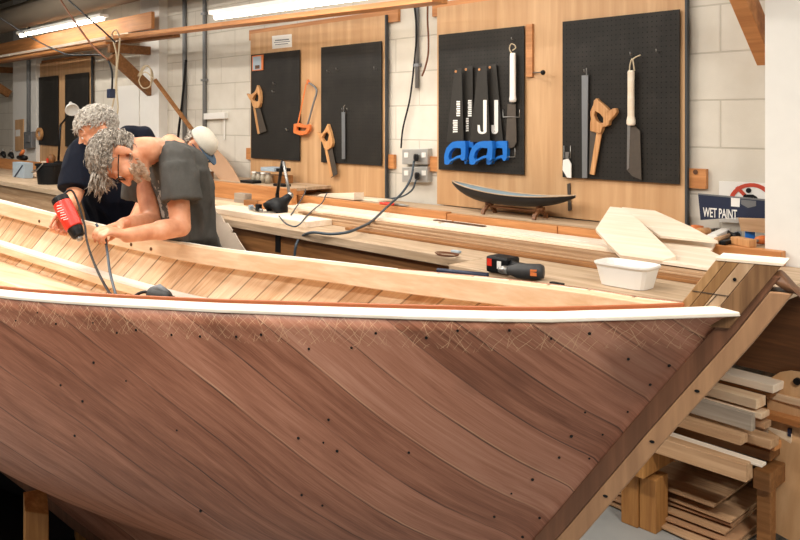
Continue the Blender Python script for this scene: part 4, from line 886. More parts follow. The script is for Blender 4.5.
# far left bench
t = T('bucket', 'black plastic bucket with a wire handle on the far bench', 'bucket', wp(50, 183, .95), WROT)
c = wp(50, 183, .93); c.z = BT+.001; hgt = wz(50, 163.5, .93)-BT
m = MB(); m.lathe(c, [(0,0),(.105,0),(.122,hgt-.02),(.132,hgt-.018),(.132,hgt),(.12,hgt),(.102,.01),(0,.01)], 32); P(t, 'pail', m, MT['black'], smooth=False)
m = MB(); m.tube(curve([c+RV*-.125+UP*(hgt-.03)+NV*.02, c+NV*.135-RV*.08+UP*(hgt-.075), c+NV*.14+RV*.02+UP*(hgt-.07), c+NV*.1+RV*.10+UP*(hgt+.005)], 6), .005, 6); P(t, 'handle', m, MT['steel'], 'wire handle', smooth=True)
t = T('carton', 'blue-white patterned box on the far bench left of the bucket', 'box', W(ws(18,.87), .82, BT+.001), WROT)
m = MB(); m.wbox(ws(12.5,.87), ws(24,.87), .78, .87, BT+.001, wz(18,162.5,.87)); P(t, 'body', m, MT['lbox'], bev=.003)
m = MB(); m.wpoly([(14,176.5),(22,165),(23,165.5),(15,177.5)], .872, .0008); 
P(t, 'stripe', m, MT['navysign'], 'dark slanting stripe')
for i, x in enumerate((3, 11)):
    t = T('hand_clamp', ['black clamp with a steel jaw at the far left edge of the back beam','black clamp with a steel jaw second from the far left edge'][i], 'clamp', wp(x, 158, .44), WROT, 'black clamps on the tall back beam')
    c = wp(x, 154, .43); c.z = 1.172+.035
    m = MB(); m.tube([c-RV*.07+UP*.01, c+RV*.0+UP*.025, c+RV*.06-UP*.015], [.02,.032,.02], 10); P(t, 'body', m, MT['black'], smooth=True)
    m = MB(); m.tube([c-RV*.02+UP*.03, c+RV*.01+UP*.075], [.012,.014], 8); P(t, 'jaw', m, MT['steel'], smooth=True)
t = T('cordless_drill', 'black drill with an orange grip on the back beam below the switch gear', 'drill', wp(22, 159, .44), WROT)
c = wp(22, 156, .43); c.z = 1.172+.03
m = MB(); m.tube([c-RV*.13, c+RV*.02, c+RV*.13], [.022,.034,.028], 10); P(t, 'motor_housing', m, MT['black'], smooth=True)
m = MB(); m.tube([c+RV*-.04+UP*.03, c+RV*.05+UP*.085], [.024,.020], 10); P(t, 'grip', m, MT['orangep'], 'orange grip', smooth=True)
t = T('tape_roll', 'orange tape roll leaning under the left far pegboard', 'tape', wp(38, 142, .06), WROT)
m = MB(); el2 = lambda k: [(38.2+2.7*k*math.cos(i*.262), 134+6.3*k*math.sin(i*.262)) for i in range(24)]; m.wring(el2(1), el2(.55), .10, .03); P(t, 'ring', m, MT['handle'])
m = MB(); m.wpoly(el2(.54), .08, .01); P(t, 'core', m, MT['lbox'])
t = T('pot', 'small brown pot with a red front on the back beam behind the bucket', 'pot', wp(51.5, 160, .44), WROT)
c = wp(51.5, 160, .43); c.z = 1.173; m = MB(); m.lathe(c, [(0,0),(.03,0),(.042,.03),(.044,.07),(.03,.085),(.02,.10),(0,.10)], 18); P(t, 'body', m, MT['brown'], smooth=True)
m = MB(); m.box(c+NV*.044+UP*.03, V((.045,.01,.05)), WROT); P(t, 'label_patch', m, MT['red'], bev=.004)
wbeam('wood_scrap', 'pale scrap of wood left of the small brown pot', 'scrap', 41, 48, .425, .465, 1.173, 1.19, 'pale')
t = T('angle_lamp', 'white angle lamp with a dark jointed arm before the far pegboards', 'lamp', wp(58, 160, .3), WROT)
da = .40
m = MB(); bp = wp(58.5, 158, da); bp.z = 1.151
m.lathe(V((bp.x,bp.y,1.1725)), [(0,0),(.05,0),(.05,.02),(.012,.03),(.012,.06),(0,.06)], 20); P(t, 'base', m, MT['black'])
m = MB(); m.tube([V((bp.x,bp.y,1.22)), wp(60.5, 125, da)], .013, 8); P(t, 'lower_arm', m, MT['black'], smooth=True)
m = MB(); m.tube([wp(60.5, 125, da), wp(69.5, 114, da)], .010, 8); P(t, 'upper_arm', m, MT['black'], smooth=True)
m = MB(); a, b = wp(70.5, 103, da), wp(74, 118, da+.06); zz = (b-a).normalized(); xx = zz.orthogonal().normalized(); rt = M((xx, zz.cross(xx), zz)).transposed().to_4x4()
m.lathe(a, [(.018,0),(.024,.04),(.034,.07),(.06,.10),(.072,.145),(.066,.145),(.03,.09),(0,.08)], 22, rt); P(t, 'lamp_shade', m, MT['white'], smooth=True)
wbeam('plank', 'pale plank on top of the bucket leading to the navy polo shirt', 'plank', 52, 76, .60, .78, 1.165, 1.18, 'greywood', None)
wbeam('wood_block', 'support block under the pale plank by the navy polo shirt', 'block', 62, 72, .62, .74, BT+.001, 1.1645, 'tan', None)
rnd = random.Random(9)
for i in range(5):
    x = 26+rnd.uniform(-3, 10); c = on(x, 172+i, BT+.008); m = MB(); m.box(c, V((rnd.uniform(.06,.14), .03, .014)), WROT @ M.Rotation(rnd.uniform(-.8,.8), 4, 'Z'))
    S('wood_scrap', 'small wood scrap lying on the bench between the blue-white box and bucket', 'scrap', m, MT['pale'], group='wood scraps left of the bucket')
# ---------------------------------------------------------------- timber rack at the lower right
t = T('timber_rack', 'low rack of chunky posts and bearers under the timber pile', 'rack', W(ws(640,.75), .5, 0), WROT)
sp_ = ws(640, .78)
m = MB(); m.wbox(sp_-.075, sp_+.0, .70, .80, 0, .235); P(t, 'post', m, MT['post'], bev=.004)
m = MB(); m.wbox(sp_+.002, sp_+.075, .69, .79, 0, .215); P(t, 'post', m, MT['post'], bev=.004)
m = MB(); m.wbox(sp_-.06, sp_+.06, .10, .86, .236, .33); P(t, 'bearer', m, MT['post'], bev=.004)
s2 = 2.70
m = MB(); m.wbox(s2-.075, s2-.02, .55, .60, 0, .235); P(t, 'post', m, MT['brown'], bev=.004)
m = MB(); m.wbox(s2-.08, s2-.015, .47, .62, .236, .31); P(t, 'bearer', m, MT['brown'], bev=.004)
GR = 'timbers piled on the low rack'
def tim(label, xl, xr, yt, yb, d, w, mat, yaw=-.06, z0=None):
    z1, zz0 = wz(xr, yt, d), wz(xr, yb, d); m = MB(); pr = W(ws(xr, d), d-w/2, (z1+zz0)/2); r = WROT @ M.Rotation(yaw, 4, 'Z'); x = r.to_3x3() @ V((1,0,0))
    ln = ws(xr, d)-ws(xl, d); m.box(pr-x*ln/2, V((ln, w, z1-zz0)), r); return S('timber', label, 'timber', m, MT[mat], rot=r, group=GR, bev=.003)
tim('thick front timber resting on the rack bearers', 610, 746, 465, 483, .80, .06, 'tan', 0)
tim('thin pale lath lying on the thick front timber', 640, 762, 465, 468, .76, .04, 'white_timber', -.03)
tim('brown timber end showing above the pale lath', 630, 771, 441, 450, .66, .07, 'tan')
tim('orange timber with a square end beside the brown one', 630, 775, 444, 452, .60, .06, 'orange')
tim('wide grey plank on edge with a pale top, front of the pile', 640, 752, 415, 432, .70, .03, 'greywood')
tim('tan timber under the wide grey plank', 620, 741, 437, 446, .74, .06, 'tan', -.02)
tim('pale timber whose end sits just right of the grey plank', 640, 762, 414, 420, .56, .07, 'pine')
tim('orange plank reaching furthest right in the pile', 640, 812, 425, 432, .48, .06, 'orange')
tim('tan square timber with end right of the grey plank, lower', 640, 765, 423, 430, .52, .06, 'tan')
tim('pale block-ended timber at the right of the pile', 680, 792, 434, 445, .45, .06, 'pine')
tim('timber with a blue-painted end at the right of the pile', 680, 790, 427, 434, .40, .06, 'pale')
tim('short pale timber with a dark sawn end, upper middle of the pile', 650, 757, 400, 410, .56, .08, 'pine')
tim('long pale plank running off to the right near the top of the pile', 650, 815, 404, 411, .44, .10, 'pine')
tim('dark plank below the long pale one on the right', 660, 815, 411, 418, .40, .12, 'brown')
tim('topmost pale timber with its end below the white pillar', 660, 774, 386, 394, .50, .10, 'pale')
tim('brown plank directly under the topmost pale timber', 660, 771, 394, 399, .48, .12, 'brown')
tim('long brown base timber at the right under the pale block end', 680, 812, 447, 456, .40, .08, 'brown', -.02)
tim('tan inner timber filling the pile behind the grey plank', 620, 735, 418, 436, .595, .05, 'tan')
tim('lowest inner timber lying across both bearers', 620, 770, 452, 462, .56, .10, 'brown', 0)
m = MB(); m.box(wp(791.5, 431, .43), V((.012,.05,.03)), WROT); S('paint_cap', 'dark blue end cap on a timber at the right of the pile', 'cap', m, MT['navysign'])
GP = 'thin sheets stacked on the floor under the rack'
rnd = random.Random(2)
for i in range(7):
    s = ws(700, .55)-.10+rnd.uniform(-.05,.05); dd = rnd.uniform(-.05,.05); r = WROT @ M.Rotation(rnd.uniform(-.1,.08), 4, 'Z')
    z = .008+i*.021
    m = MB(); m.box(W(s, .42+dd, z+.006), V((.58-.02*i+rnd.uniform(-.04,.04), .56-.02*i, .009)), r)
    S('plywood_sheet', 'brown plywood sheet, %s of the stack on the floor under the rack' % ['lowest','second from the floor','third from the floor','fourth from the floor','third from the top','second from the top','topmost'][i], 'sheet', m, MT['board' if i % 2 else 'tan'], rot=r, group=GP, bev=.001)
lean('plywood_offcut', 'tan plywood sheet with a ragged curved top leaning on the white pillar', 'sheet', [(766,385),(772,377),(780,372),(790,370.5),(800,372),(860,374),(860,582),(800,546),(768,529),(770,470)], .52, .0, .345, .95, .014, 'ply')
m = MB(); m.tube([rayplane(798, 381, W(0,.52,0), (NV*.95+UP*.175).normalized())+NV*x for x in (.0,.015)], .014, 10); S('dark_hole', 'small dark disc standing for a hole in the tan sheet at the right edge', 'knob', m, MT['black'])  # short black cylinder standing for a hole in the sheet

m = MB(); m.box(B(2.9, -.25, .004), V((2.6, 1.5, .006)), BROT); S('shade_sheet', 'black sheet added for the deep shade on the floor under the hull', 'mat', m, MT['black'], rot=BROT)  # black sheet stands in for deep shade on the floor
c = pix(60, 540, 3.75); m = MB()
m.box(V((c.x-.33, c.y+.17, .17)), V((1.2, .45, .338)), BROT); S('shade_box', 'black box added to fill in the deep shade under the hull', 'shade box', m, MT['black'], rot=BROT, bev=.01)  # added black box, there only to darken the space below the hull
# ---------------------------------------------------------------- people
def skinmat():
    t = NT('skin'); n = t.noise(t.obj(), 14, 4); col = t.ramp(n, [(.3, lin('c07a56')), (.55, lin('d99a76')), (.75, lin('e6b090'))])
    t.b.inputs['Subsurface Weight'].default_value = .08; t.b.inputs['Subsurface Radius'].default_value = (.02, .008, .005)
    return t.done(col, .5, t.noise(t.obj(), 120, 3), .12, .003)
def cloth(name, a, b, print_at=None, sc=40, seam=.25):
    t = NT(name); n = t.noise(t.obj(), sc, 5, .7); w = t.noise(t.map(t.obj(), (9, 9, 2.5)), 1, 3)
    col = t.mix(t.math('ADD', t.math('MULTIPLY', n, .6), t.math('MULTIPLY', w, .4)), lin(a), lin(b))
    if print_at:
        d = t.n('VectorMath', {'operation': 'DISTANCE'}, _0=t.obj(), _1=tuple(print_at)).outputs['Value']
        mk_ = t.math('MULTIPLY', t.math('LESS_THAN', d, .085), t.math('GREATER_THAN', t.noise(t.obj(), 34, 2), .52)); col = t.mix(t.math('MULTIPLY', mk_, .65), col, lin('b8b0a6'))
    t.b.inputs['Specular IOR Level'].default_value = .15
    return t.done(col, .85, t.math('ADD', t.math('MULTIPLY', w, 3), t.math('MULTIPLY', t.noise(t.obj(), 300, 2), .3)), seam, .01)
def hairmat(name, stops):
    t = NT(name); n = t.noise(t.obj(), 70, 4, .7); return t.done(t.ramp(n, [(p, lin(c)) for p, c in stops]), .55)
MT['skin'] = skinmat(); MT['hair_dark'] = hairmat('grey_hair', [(.3,'3d352e'),(.46,'7f7467'),(.6,'b7ac9e'),(.75,'d8d0c4')]); MT['hair_light'] = hairmat('white_hair', [(.28,'776f64'),(.45,'aaa297'),(.65,'d8d1c6')])
MT['beard'] = hairmat('beard_hair', [(.3,'a98468'),(.5,'cdb49c'),(.7,'e0d2c0')])
MT['tee'] = None; MT['navy'] = cloth('navy_cloth', '08090e', '121828', sc=60); MT['jeans'] = cloth('dark_trousers', '23252b', '33363f'); MT['pale_shirt'] = cloth('pale_shirt', 'cfc8bb', 'e8e2d8')
MT['shoe'] = plain('shoe_leather', '2a2320', .6); MT['eye'] = plain('eye', 'e6dfd6', .2); MT['capcloth'] = cloth('cap_cloth', 'b3ac9d', 'd8d2c4', sc=90); MT['lens'] = plain('dark_lens', '2c3e55', .15, 0)

def remesh(mb, vox, it, f=.5, disp=None):
    me = bpy.data.meshes.new('tmp'); me.from_pydata([tuple(p) for p in mb.v], [], mb.f)
    bm = bmesh.new(); bm.from_mesh(me); bmesh.ops.recalc_face_normals(bm, faces=bm.faces); bm.to_mesh(me); bm.free()
    o = bpy.data.objects.new('tmp', me); C.objects.link(o)
    r = o.modifiers.new('r', 'REMESH'); r.mode = 'VOXEL'; r.voxel_size = vox; r.adaptivity = 0
    s = o.modifiers.new('s', 'SMOOTH'); s.iterations = it; s.factor = f
    bpy.context.view_layer.update(); e = bpy.data.meshes.new_from_object(o.evaluated_get(bpy.context.evaluated_depsgraph_get())); bpy.data.objects.remove(o)
    out = MB(); vs = [v.co.copy() for v in e.vertices]
    if disp: vs = [v+n*disp(v) for v, n in zip(vs, [w.normal.copy() for w in e.vertices])]
    out.v = vs; out.f = [list(p.vertices) for p in e.polygons]; bpy.data.meshes.remove(e); return out
def frame(o, up, fwd):                                   # head: local x = its left, -y = face, z = crown
    z = V(up).normalized(); f = V(fwd); f = (f-z*f.dot(z)).normalized(); x = z.cross(f)   # left
    return M.Translation(o) @ M((x, -f, z)).transposed().to_4x4()
def head_geo(m, F, k=1.0):
    R = F.to_3x3().to_4x4(); q = lambda *p: F @ (V(p)*k)
    e = lambda c, r, n=18: m.ell(q(*c), [x*k for x in r], R, n)
    e((0,.012,.032),(.076,.097,.084),24); e((0,-.028,-.03),(.061,.060,.086),20)
    for s in (1,-1):
        m.cap(q(s*.05,.005,-.055), q(s*.02,-.055,-.092), .022*k, .022*k); e((s*.036,-.058,-.022),(.027,.026,.03),12)
        e((s*.0785,.014,-.010),(.010,.020,.035),14); e((s*.083,.022,.000),(.009,.017,.022),12); e((s*.077,.008,-.036),(.007,.010,.011),10)
        m.cap(q(s*.046,-.074,.018), q(s*.012,-.083,.014), .008*k, .009*k); e((s*.012,-.094,-.037),(.009,.011,.008),10)
        e((s*.031,-.0775,-.001),(.0155,.010,.009),12)
    e((0,-.064,-.1),(.026,.024,.018),14); m.cap(q(0,-.082,.008), q(0,-.108,-.034), .009*k, .0125*k)
    e((0,-.087,-.058),(.024,.010,.0055),12); e((0,-.086,-.067),(.021,.010,.006),12)
def eyes(par, F, k=1.0):
    for s in (1,-1):
        m = MB(); m.ell(F @ (V((s*.031,-.0835,.0005))*k), (.0075*k,)*3, F.to_3x3().to_4x4(), 12); P(par, 'eye', m, MT['eye'], smooth=True)
def hand_geo(m, wrist, d, nrm, thumb, curl=(.35,.5,.35), k=1.0, spread=.10):
    d = d.normalized(); n = (nrm-d*nrm.dot(d)).normalized(); s = d.cross(n)*thumb            # s: towards the thumb
    m.stack([(wrist-d*.02*k, s*.026*k, n*.020*k), (wrist+d*.01*k, s*.028*k, n*.018*k), (wrist+d*.045*k, s*.040*k, n*.016*k), (wrist+d*.082*k, s*.041*k, n*.013*k), (wrist+d*.092*k, s*.036*k, n*.009*k)], 16, 2.6)
    tips = []
    for i, (off, ln) in enumerate(((.031,.071),(.0105,.080),(-.0105,.074),(-.030,.058))):
        p = wrist+d*.082*k+s*off*k; a = 0; r = .0092*k; fd = d+s*(1.5-i)*spread; fd.normalize(); pts = [p]; 
        for c, fr in zip(curl, (.45,.30,.25)):
            a += c*(1+.12*i); dd = fd*math.cos(a)+n*math.sin(a); p = p+dd*ln*fr*k; pts.append(p)
        m.chain(pts, [r, r*.95, r*.85, r*.75], 10); tips.append(p)
    b = wrist+d*.018*k+s*.022*k+n*.004*k; t1 = b+(d*.62+s*.62+n*.42).normalized()*.045*k; t2 = t1+(d*.85+s*.15+n*.5).normalized()*.032*k; t3 = t2+(d*.9-s*.1+n*.4).normalized()*.026*k
    m.chain([b, t1, t2, t3], [.014*k, .0115*k, .0098*k, .008*k], 10); return tips
def hair_geo(F, region, N, length, flow, seed, k=1.0, r0=.004, lift=.012, wave=.006, grav=.0):
    m = MB(); rnd = random.Random(seed); R = F.to_3x3(); c = V((0,.012,.030)); rad = V((.079,.100,.088))
    # close cap under the locks
    nu, nv = 36, 24; vs = []; fs = []; keep = []
    for i in range(nv+1):
        ph = math.pi*i/nv
        for j in range(nu):
            th = 2*math.pi*j/nu; d = V((math.sin(ph)*math.cos(th), math.sin(ph)*math.sin(th), math.cos(ph)))
            p = c+V((d.x*rad.x, d.y*rad.y, d.z*rad.z))*1.035; vs.append(F @ (p*k)); keep.append(region(p))
    for i in range(nv):
        for j in range(nu):
            f = (i*nu+j, (i+1)*nu+j, (i+1)*nu+(j+1) % nu, i*nu+(j+1) % nu)
            if all(keep[q] for q in f): fs.append(f)
    m.add(vs, fs); made = 0
    while made < N:
        d = V((rnd.gauss(0,1), rnd.gauss(0,1), rnd.gauss(0,1))).normalized(); p = c+V((d.x*rad.x, d.y*rad.y, d.z*rad.z))
        if not region(p): continue
        made += 1; pts = []; L = length*rnd.uniform(.6,1.25)*(.4 if abs(p.x) > .045 and p.z < .075 else 1); n = 6; ph = rnd.uniform(0,6.28); lf = lift*rnd.uniform(.4,1.3); wv = V((rnd.gauss(0,1), rnd.gauss(0,1), rnd.gauss(0,1)))
        for i in range(n+1):
            t = i/n; dd = p-c; nn = V((dd.x/rad.x**2, dd.y/rad.y**2, dd.z/rad.z**2)).normalized()
            pts.append(F @ ((p+nn*(lf*math.sin(min(1,t*1.4)*math.pi/2)+.002)+wv*wave*math.sin(ph+t*5)*.5)*k))
            fl = flow(p)+wv*.25
            if grav: fl = fl+(R.inverted() @ V((0,0,-1)))*grav
            tg = (fl-nn*fl.dot(nn)*(1 if t < .6 else .75)).normalized(); p = p+tg*L/n
            dd = p-c; q = math.sqrt((dd.x/rad.x)**2+(dd.y/rad.y)**2+(dd.z/rad.z)**2)
            if q < 1: p = c+dd/q
        m.tube(pts, [r0*k*x for x in (.8,1,1,.95,.8,.55,.15)], 5)
    return m
def person(label, pos): 
    return label, pos
def body_obj(label, mb, fwd):
    r = M((V((fwd.y,-fwd.x,0)).normalized(), fwd.normalized(), UP)).transposed().to_4x4()
    return S('person', label, 'person', mb, MT['skin'], rot=r, smooth=True)
def legs(m, hip, L, F, spread=.10, shoes=None, knee=.06, rs=(.085,.058,.045)):
    ft = []
    for s in (1,-1):
        h = hip+L*s*.09; f = V((hip.x, hip.y, .075))+L*s*spread-F*.02; kn = h.lerp(f,.5)+F*knee
        m.chain([h, kn, f], list(rs), 14); ft.append(f)
    return ft
def shoe_geo(m, f, F):
    L = UP.cross(F).normalized()
    m.stack([(V((f.x,f.y,z))+F*o, L*a, F*b) for z, o, a, b in ((.002,.05,.047,.135),(.03,.05,.048,.136),(.05,.03,.045,.115),(.085,-.01,.045,.06),(.11,-.015,.04,.05))], 20, 2.6)
def wrinkle(amp, sx=7, sz=22, seed=0):
    def f(v):
        w = noise.noise(V((v.x*16+v.z*3+seed, v.y*16-v.z*2, v.z*4))); w2 = noise.noise(V((v.x*25, v.y*25+seed, v.z*12)))
        return amp*(abs(w)*-1.6+.4)+amp*.4*w2
    return f

# --- man in the grey t-shirt, bent over the gunwale
F1 = V((-.86,-.51,0)); L1 = UP.cross(F1).normalized()
hip = V((-.965, 3.74, .93)); c7 = pix(158, 152, 3.50)
shL, shR = pix(174, 160, 3.40), pix(141, 160, 3.62); elL, wrL = pix(181, 227, 3.34), pix(127, 235.5, 3.13); elR, wrR = pix(152, 221, 3.48), pix(124, 224, 3.24)
H1 = frame(pix(121, 158, 3.33), (-.93,-.27,.02), (-.12,-.28,-.95))
b = MB(); head_geo(b, H1)
b.chain([H1 @ V((0,.03,-.05)), H1 @ V((0,.035,-.10)), c7, c7+V((.05,.03,-.06))], [.058,.058,.064,.075])
tor = [(hip-UP*.02, .155, .11), (hip+UP*.12, .15,.105), (pix(187,225,3.60), .150,.105), (pix(184,190,3.57), .155,.11), (pix(177,172,3.52), .155,.09), (pix(168,162,3.50), .09,.06)]
b.stack([(c, L1*w, F1*d) for c, w, d in tor], 24)
b.chain([shL, elL, wrL], [.056,.042,.029], 14); b.chain([shR, elR, wrR], [.054,.041,.028], 14)
b.cap(elL, elL.lerp(wrL,.4), .041, .043)
dL = (pix(97, 227, 3.05)-wrL); hand_geo(b, wrL, dL, V((.05,.35,-.9)), -1, (.55,.8,.5), .98)
dR = (pix(98, 231, 3.16)-wrR); hand_geo(b, wrR, dR, V((-.1,-.45,-.85)), 1, (.6,.8,.5), .98)
ft = legs(b, hip, L1, F1)
bm1 = remesh(b, .0055, 5); p1 = body_obj('person in a grey t-shirt and glasses bending over the boat gunwale, hands together', bm1, F1)
sh = MB(); sh.stack([(c, L1*w, F1*d) for c, w, d in [(hip-UP*.04,.185,.135),(hip+UP*.1,.18,.13),(pix(187,235,3.60),.172,.122),(pix(185,205,3.585),.170,.122),(pix(183,185,3.56),.175,.125),(pix(178,168,3.53),.178,.12),(pix(171,160,3.50),.140,.085),(pix(162,155,3.49),.085,.060)]], 28)
sh.chain([pix(165,157,3.50), pix(178,158,3.47), pix(190,166,3.49), pix(192,182,3.53)], [.068,.074,.078,.08], 16)
sh.chain([pix(176,160,3.42), pix(181,178,3.38)], [.075,.080], 16); sh.tube([pix(178,166,3.39), pix(180,182,3.365), pix(181,201,3.35)], [.076,.080,.088], 20)
sh.chain([pix(152,160,3.58), pix(143,166,3.60), pix(139,176,3.58)], [.07,.066,.064], 16); sh.tube([pix(141,168,3.6), pix(137,182,3.58), pix(135,193,3.57), pix(134,200,3.57)], [.064,.062,.060,.059], 18)
MT['tee'] = cloth('grey_tshirt', '34332f', '63615d', (FR[p1].inverted() @ pix(158, 200, 3.44)), 22, .4)
P(p1, 'shirt', remesh(sh, .008, 4, .5, wrinkle(.014)), MT['tee'], 'faded grey t-shirt', smooth=True)
tr_ = MB(); ft = legs(tr_, hip, L1, F1, rs=(.108,.08,.075), knee=.06); tr_.stack([(hip-UP*.12, L1*.17, F1*.12), (hip+UP*.02, L1*.168, F1*.125), (hip+UP*.05, L1*.165, F1*.12)], 24)
P(p1, 'trousers', remesh(tr_, .012, 4), MT['jeans'], smooth=True)
for f in ft: m = MB(); shoe_geo(m, f, F1); P(p1, 'shoe', m, MT['shoe'], smooth=True)
def reg1(p): 
    if abs(p.x) > .058 and p.z < .030 and p.y < .048: return False
    if p.y < -.035: return p.z > (.05 if abs(p.x) > .045 else .065)
    return p.z > (.02 if p.y < .02 else -.055)
P(p1, 'hair', hair_geo(H1, reg1, 2600, .070, lambda p: V((0,-.9,.12)) + V((p.x*3,0,0)), 11, 1.0, .0021, .010, .009, .25), MT['hair_dark'], 'wavy grey hair', smooth=True)
fl = MB(); rnd = random.Random(21)
for i in range(120):                                      # forelock hanging off the forehead
    a = V((rnd.uniform(-.035,.05), -.075+rnd.uniform(-.012,.02), .075+rnd.uniform(-.03,.03))); g = H1.to_3x3().inverted() @ V((-.18,-.1,-1)).normalized(); w = V((rnd.gauss(0,.3), rnd.gauss(0,.3), rnd.gauss(0,.3)))
    L = rnd.uniform(.045,.085); pts = [H1 @ (a+(g+w*t*.6)*L*t+V((0,-.012*math.sin(t*3),0.006*math.sin(t*5)))) for t in (0,.25,.5,.75,1)]; fl.tube(pts, [.0026,.0028,.0024,.0018,.0004], 5)
P(p1, 'forelock', fl, MT['hair_dark'], smooth=True)
def beard_geo(F, N, seed, body, L0=.010):
    m = MB(); rnd = random.Random(seed); from mathutils.bvhtree import BVHTree
    tree = BVHTree.FromPolygons([tuple(p) for p in body.v], body.f)
    for i in range(N):
        u = rnd.uniform(-1,1); v = rnd.random(); a = V((u*.062*(1-.35*v), .005-.062*(1-abs(u)**1.6)-.006*v, -.035-.062*v+.012*abs(u))); d = V((u*.6, -.5+.2*abs(u), -.55)).normalized()
        d += V((rnd.gauss(0,.25), rnd.gauss(0,.25), rnd.gauss(0,.25))); L = L0*rnd.uniform(.6,1.3); a = F.inverted() @ tree.find_nearest(F @ (a+V((u*.05, -.04, -.02))))[0]; m.tube([F @ (a-d*.006), F @ (a+d*L*.5), F @ (a+d*L+V((0,0,-.004)))], [.0024,.0022,.0005], 4)
    return m
P(p1, 'beard', beard_geo(H1, 1500, 5, bm1), MT['beard'], 'short greying beard', smooth=True)
gl = MB()
for s in (1,-1):
    gl.tube([H1 @ V((s*.078,.012,.004)), H1 @ V((s*.076,-.05,.006)), H1 @ V((s*.060,-.094,.004))], .0024, 6)
    gl.tube([H1 @ (V((s*.034,-.099,-.004))+V((.024*math.cos(t)*s,.006*abs(math.cos(t)),.017*math.sin(t)))) for t in [i*.3927 for i in range(17)]], .0024, 6)
gl.tube([H1 @ V((.010,-.1,.002)), H1 @ V((0,-.104,.004)), H1 @ V((-.010,-.1,.002))], .0024, 6)
P(p1, 'glasses', gl, MT['black'], smooth=True); eyes(p1, H1)

# --- white-haired man in navy holding the heat gun
F2 = V((-.52,-.85,0)); L2 = UP.cross(F2).normalized()
hip = V((-1.52, 4.33, .93)); nb = pix(112, 138, 4.22)
H2 = frame(pix(97, 130, 4.10), (-.36,-.30,.88), (-.70,-.42,-.58))
sR, sL = pix(84, 153, 4.12), pix(139, 140, 4.30); eR, wR = pix(75, 193, 4.02), pix(69, 214, 3.80); eL, wL = pix(150, 190, 4.22), pix(135, 218, 3.98)
b = MB(); head_geo(b, H2)
b.chain([H2 @ V((0,.03,-.05)), H2 @ V((0,.03,-.10)), nb, nb+V((.02,.03,-.08))], [.056,.056,.062,.08])
b.stack([(c, L2*w, F2*d) for c, w, d in ((hip-UP*.02,.155,.105),(hip+UP*.15,.15,.1),(pix(114,195,4.26),.155,.11),(pix(113,165,4.23),.18,.11),(pix(112,148,4.22),.15,.09),(pix(112,140,4.22),.09,.07))], 24)
b.chain([sR, eR, wR], [.055,.043,.029], 14); b.chain([sL, eL, wL], [.055,.042,.029], 14)
ga, gb_ = pix(62, 203, 3.74), pix(74.5, 228, 3.70); gd = (gb_-ga).normalized()
hand_geo(b, wR, V((-.35,-.35,-.75)), V((.55,-.75,.15)), 1, (.75,.75,.5), .98)
hand_geo(b, wL, pix(112, 227, 3.85)-wL, V((0,.2,-1)), -1, (.3,.4,.3), .98)
ft = legs(b, hip, L2, F2)
p2 = body_obj('person with short white hair in a navy polo shirt, holding the red heat gun', remesh(b, .0055, 5), F2)
sh = MB(); sh.stack([(c, L2*w, F2*d) for c, w, d in [(hip-UP*.05,.19,.14),(hip+UP*.15,.185,.135),(pix(114,200,4.26),.19,.135),(pix(113,175,4.24),.20,.13),(pix(112,158,4.23),.205,.12),(pix(113,148,4.23),.17,.10),(pix(113,141,4.22),.10,.08)]], 28)
sh.chain([sR, pix(80,168,4.09)], [.085,.09], 16); sh.tube([pix(83,158,4.11), pix(79,175,4.07), pix(76,190.5,4.03)], [.088,.09,.088], 20)
sh.chain([pix(132,141,4.29), pix(140,141,4.30), pix(147,160,4.27)], [.09,.085,.085], 16); sh.tube([pix(143,150,4.29), pix(148,180,4.24)], [.085,.088], 18)
P(p2, 'polo_shirt', remesh(sh, .008, 4, .5, wrinkle(.008, seed=5)), MT['navy'], smooth=True)
col_ = MB(); col_.tube(curve([nb+L2*.075*math.cos(t)+F2*.07*math.sin(t)+UP*(.012-.01*math.sin(t)) for t in [i*.524 for i in range(13)]], 3), .016, 8); P(p2, 'collar', col_, MT['navy'], smooth=True)
tr_ = MB(); ft = legs(tr_, hip, L2, F2, rs=(.108,.08,.075)); tr_.stack([(hip-UP*.12, L2*.17, F2*.12), (hip+UP*.02, L2*.17, F2*.125), (hip+UP*.05, L2*.165, F2*.12)], 24)
P(p2, 'trousers', remesh(tr_, .012, 4), MT['jeans'], smooth=True)
for f in ft: m = MB(); shoe_geo(m, f, F2); P(p2, 'shoe', m, MT['shoe'], smooth=True)
def reg2(p):
    if abs(p.x) > .066 and p.z < .035 and p.y < .045: return False
    if p.y < -.03: return p.z > .062
    return p.z > (.03 if p.y < .02 else -.05)
P(p2, 'hair', hair_geo(H2, reg2, 1500, .042, lambda p: V((p.x*4,-.7,-.2)), 31, 1.0, .0023, .008, .007, .2), MT['hair_light'], 'short white hair', smooth=True); eyes(p2, H2)

# --- man in the pale cap behind, bending to the right
F3 = V((.93,-.37,0)); L3 = UP.cross(F3).normalized()
hip = V((-1.60, 4.80, .94)); nb = pix(170, 143, 4.70)
H3 = frame(pix(199.5, 147.5, 4.64), (.74,-.12,.62), (.55,-.28,-.72))
b = MB(); head_geo(b, H3, .93)
b.chain([H3 @ V((0,.03,-.05)), H3 @ V((0,.04,-.09)), nb, nb+V((-.06,0,-.06))], [.055,.054,.054,.055])
b.stack([(c, L3*w, (F3*.8-UP*.5).normalized()*d) for c, w, d in ((hip-UP*.02,.15,.1),(hip.lerp(nb,.35),.15,.1),(hip.lerp(nb,.7),.17,.105),(hip.lerp(nb,.9),.13,.09),(nb-V((.02,0,.03)),.08,.06))], 22)
s3 = [hip.lerp(nb,.82)+L3*s*.17 for s in (1,-1)]; e3 = [p+V((.02,-.02,-.30)) for p in s3]; w3 = [p+V((-.04,.02,-.25)) for p in e3]
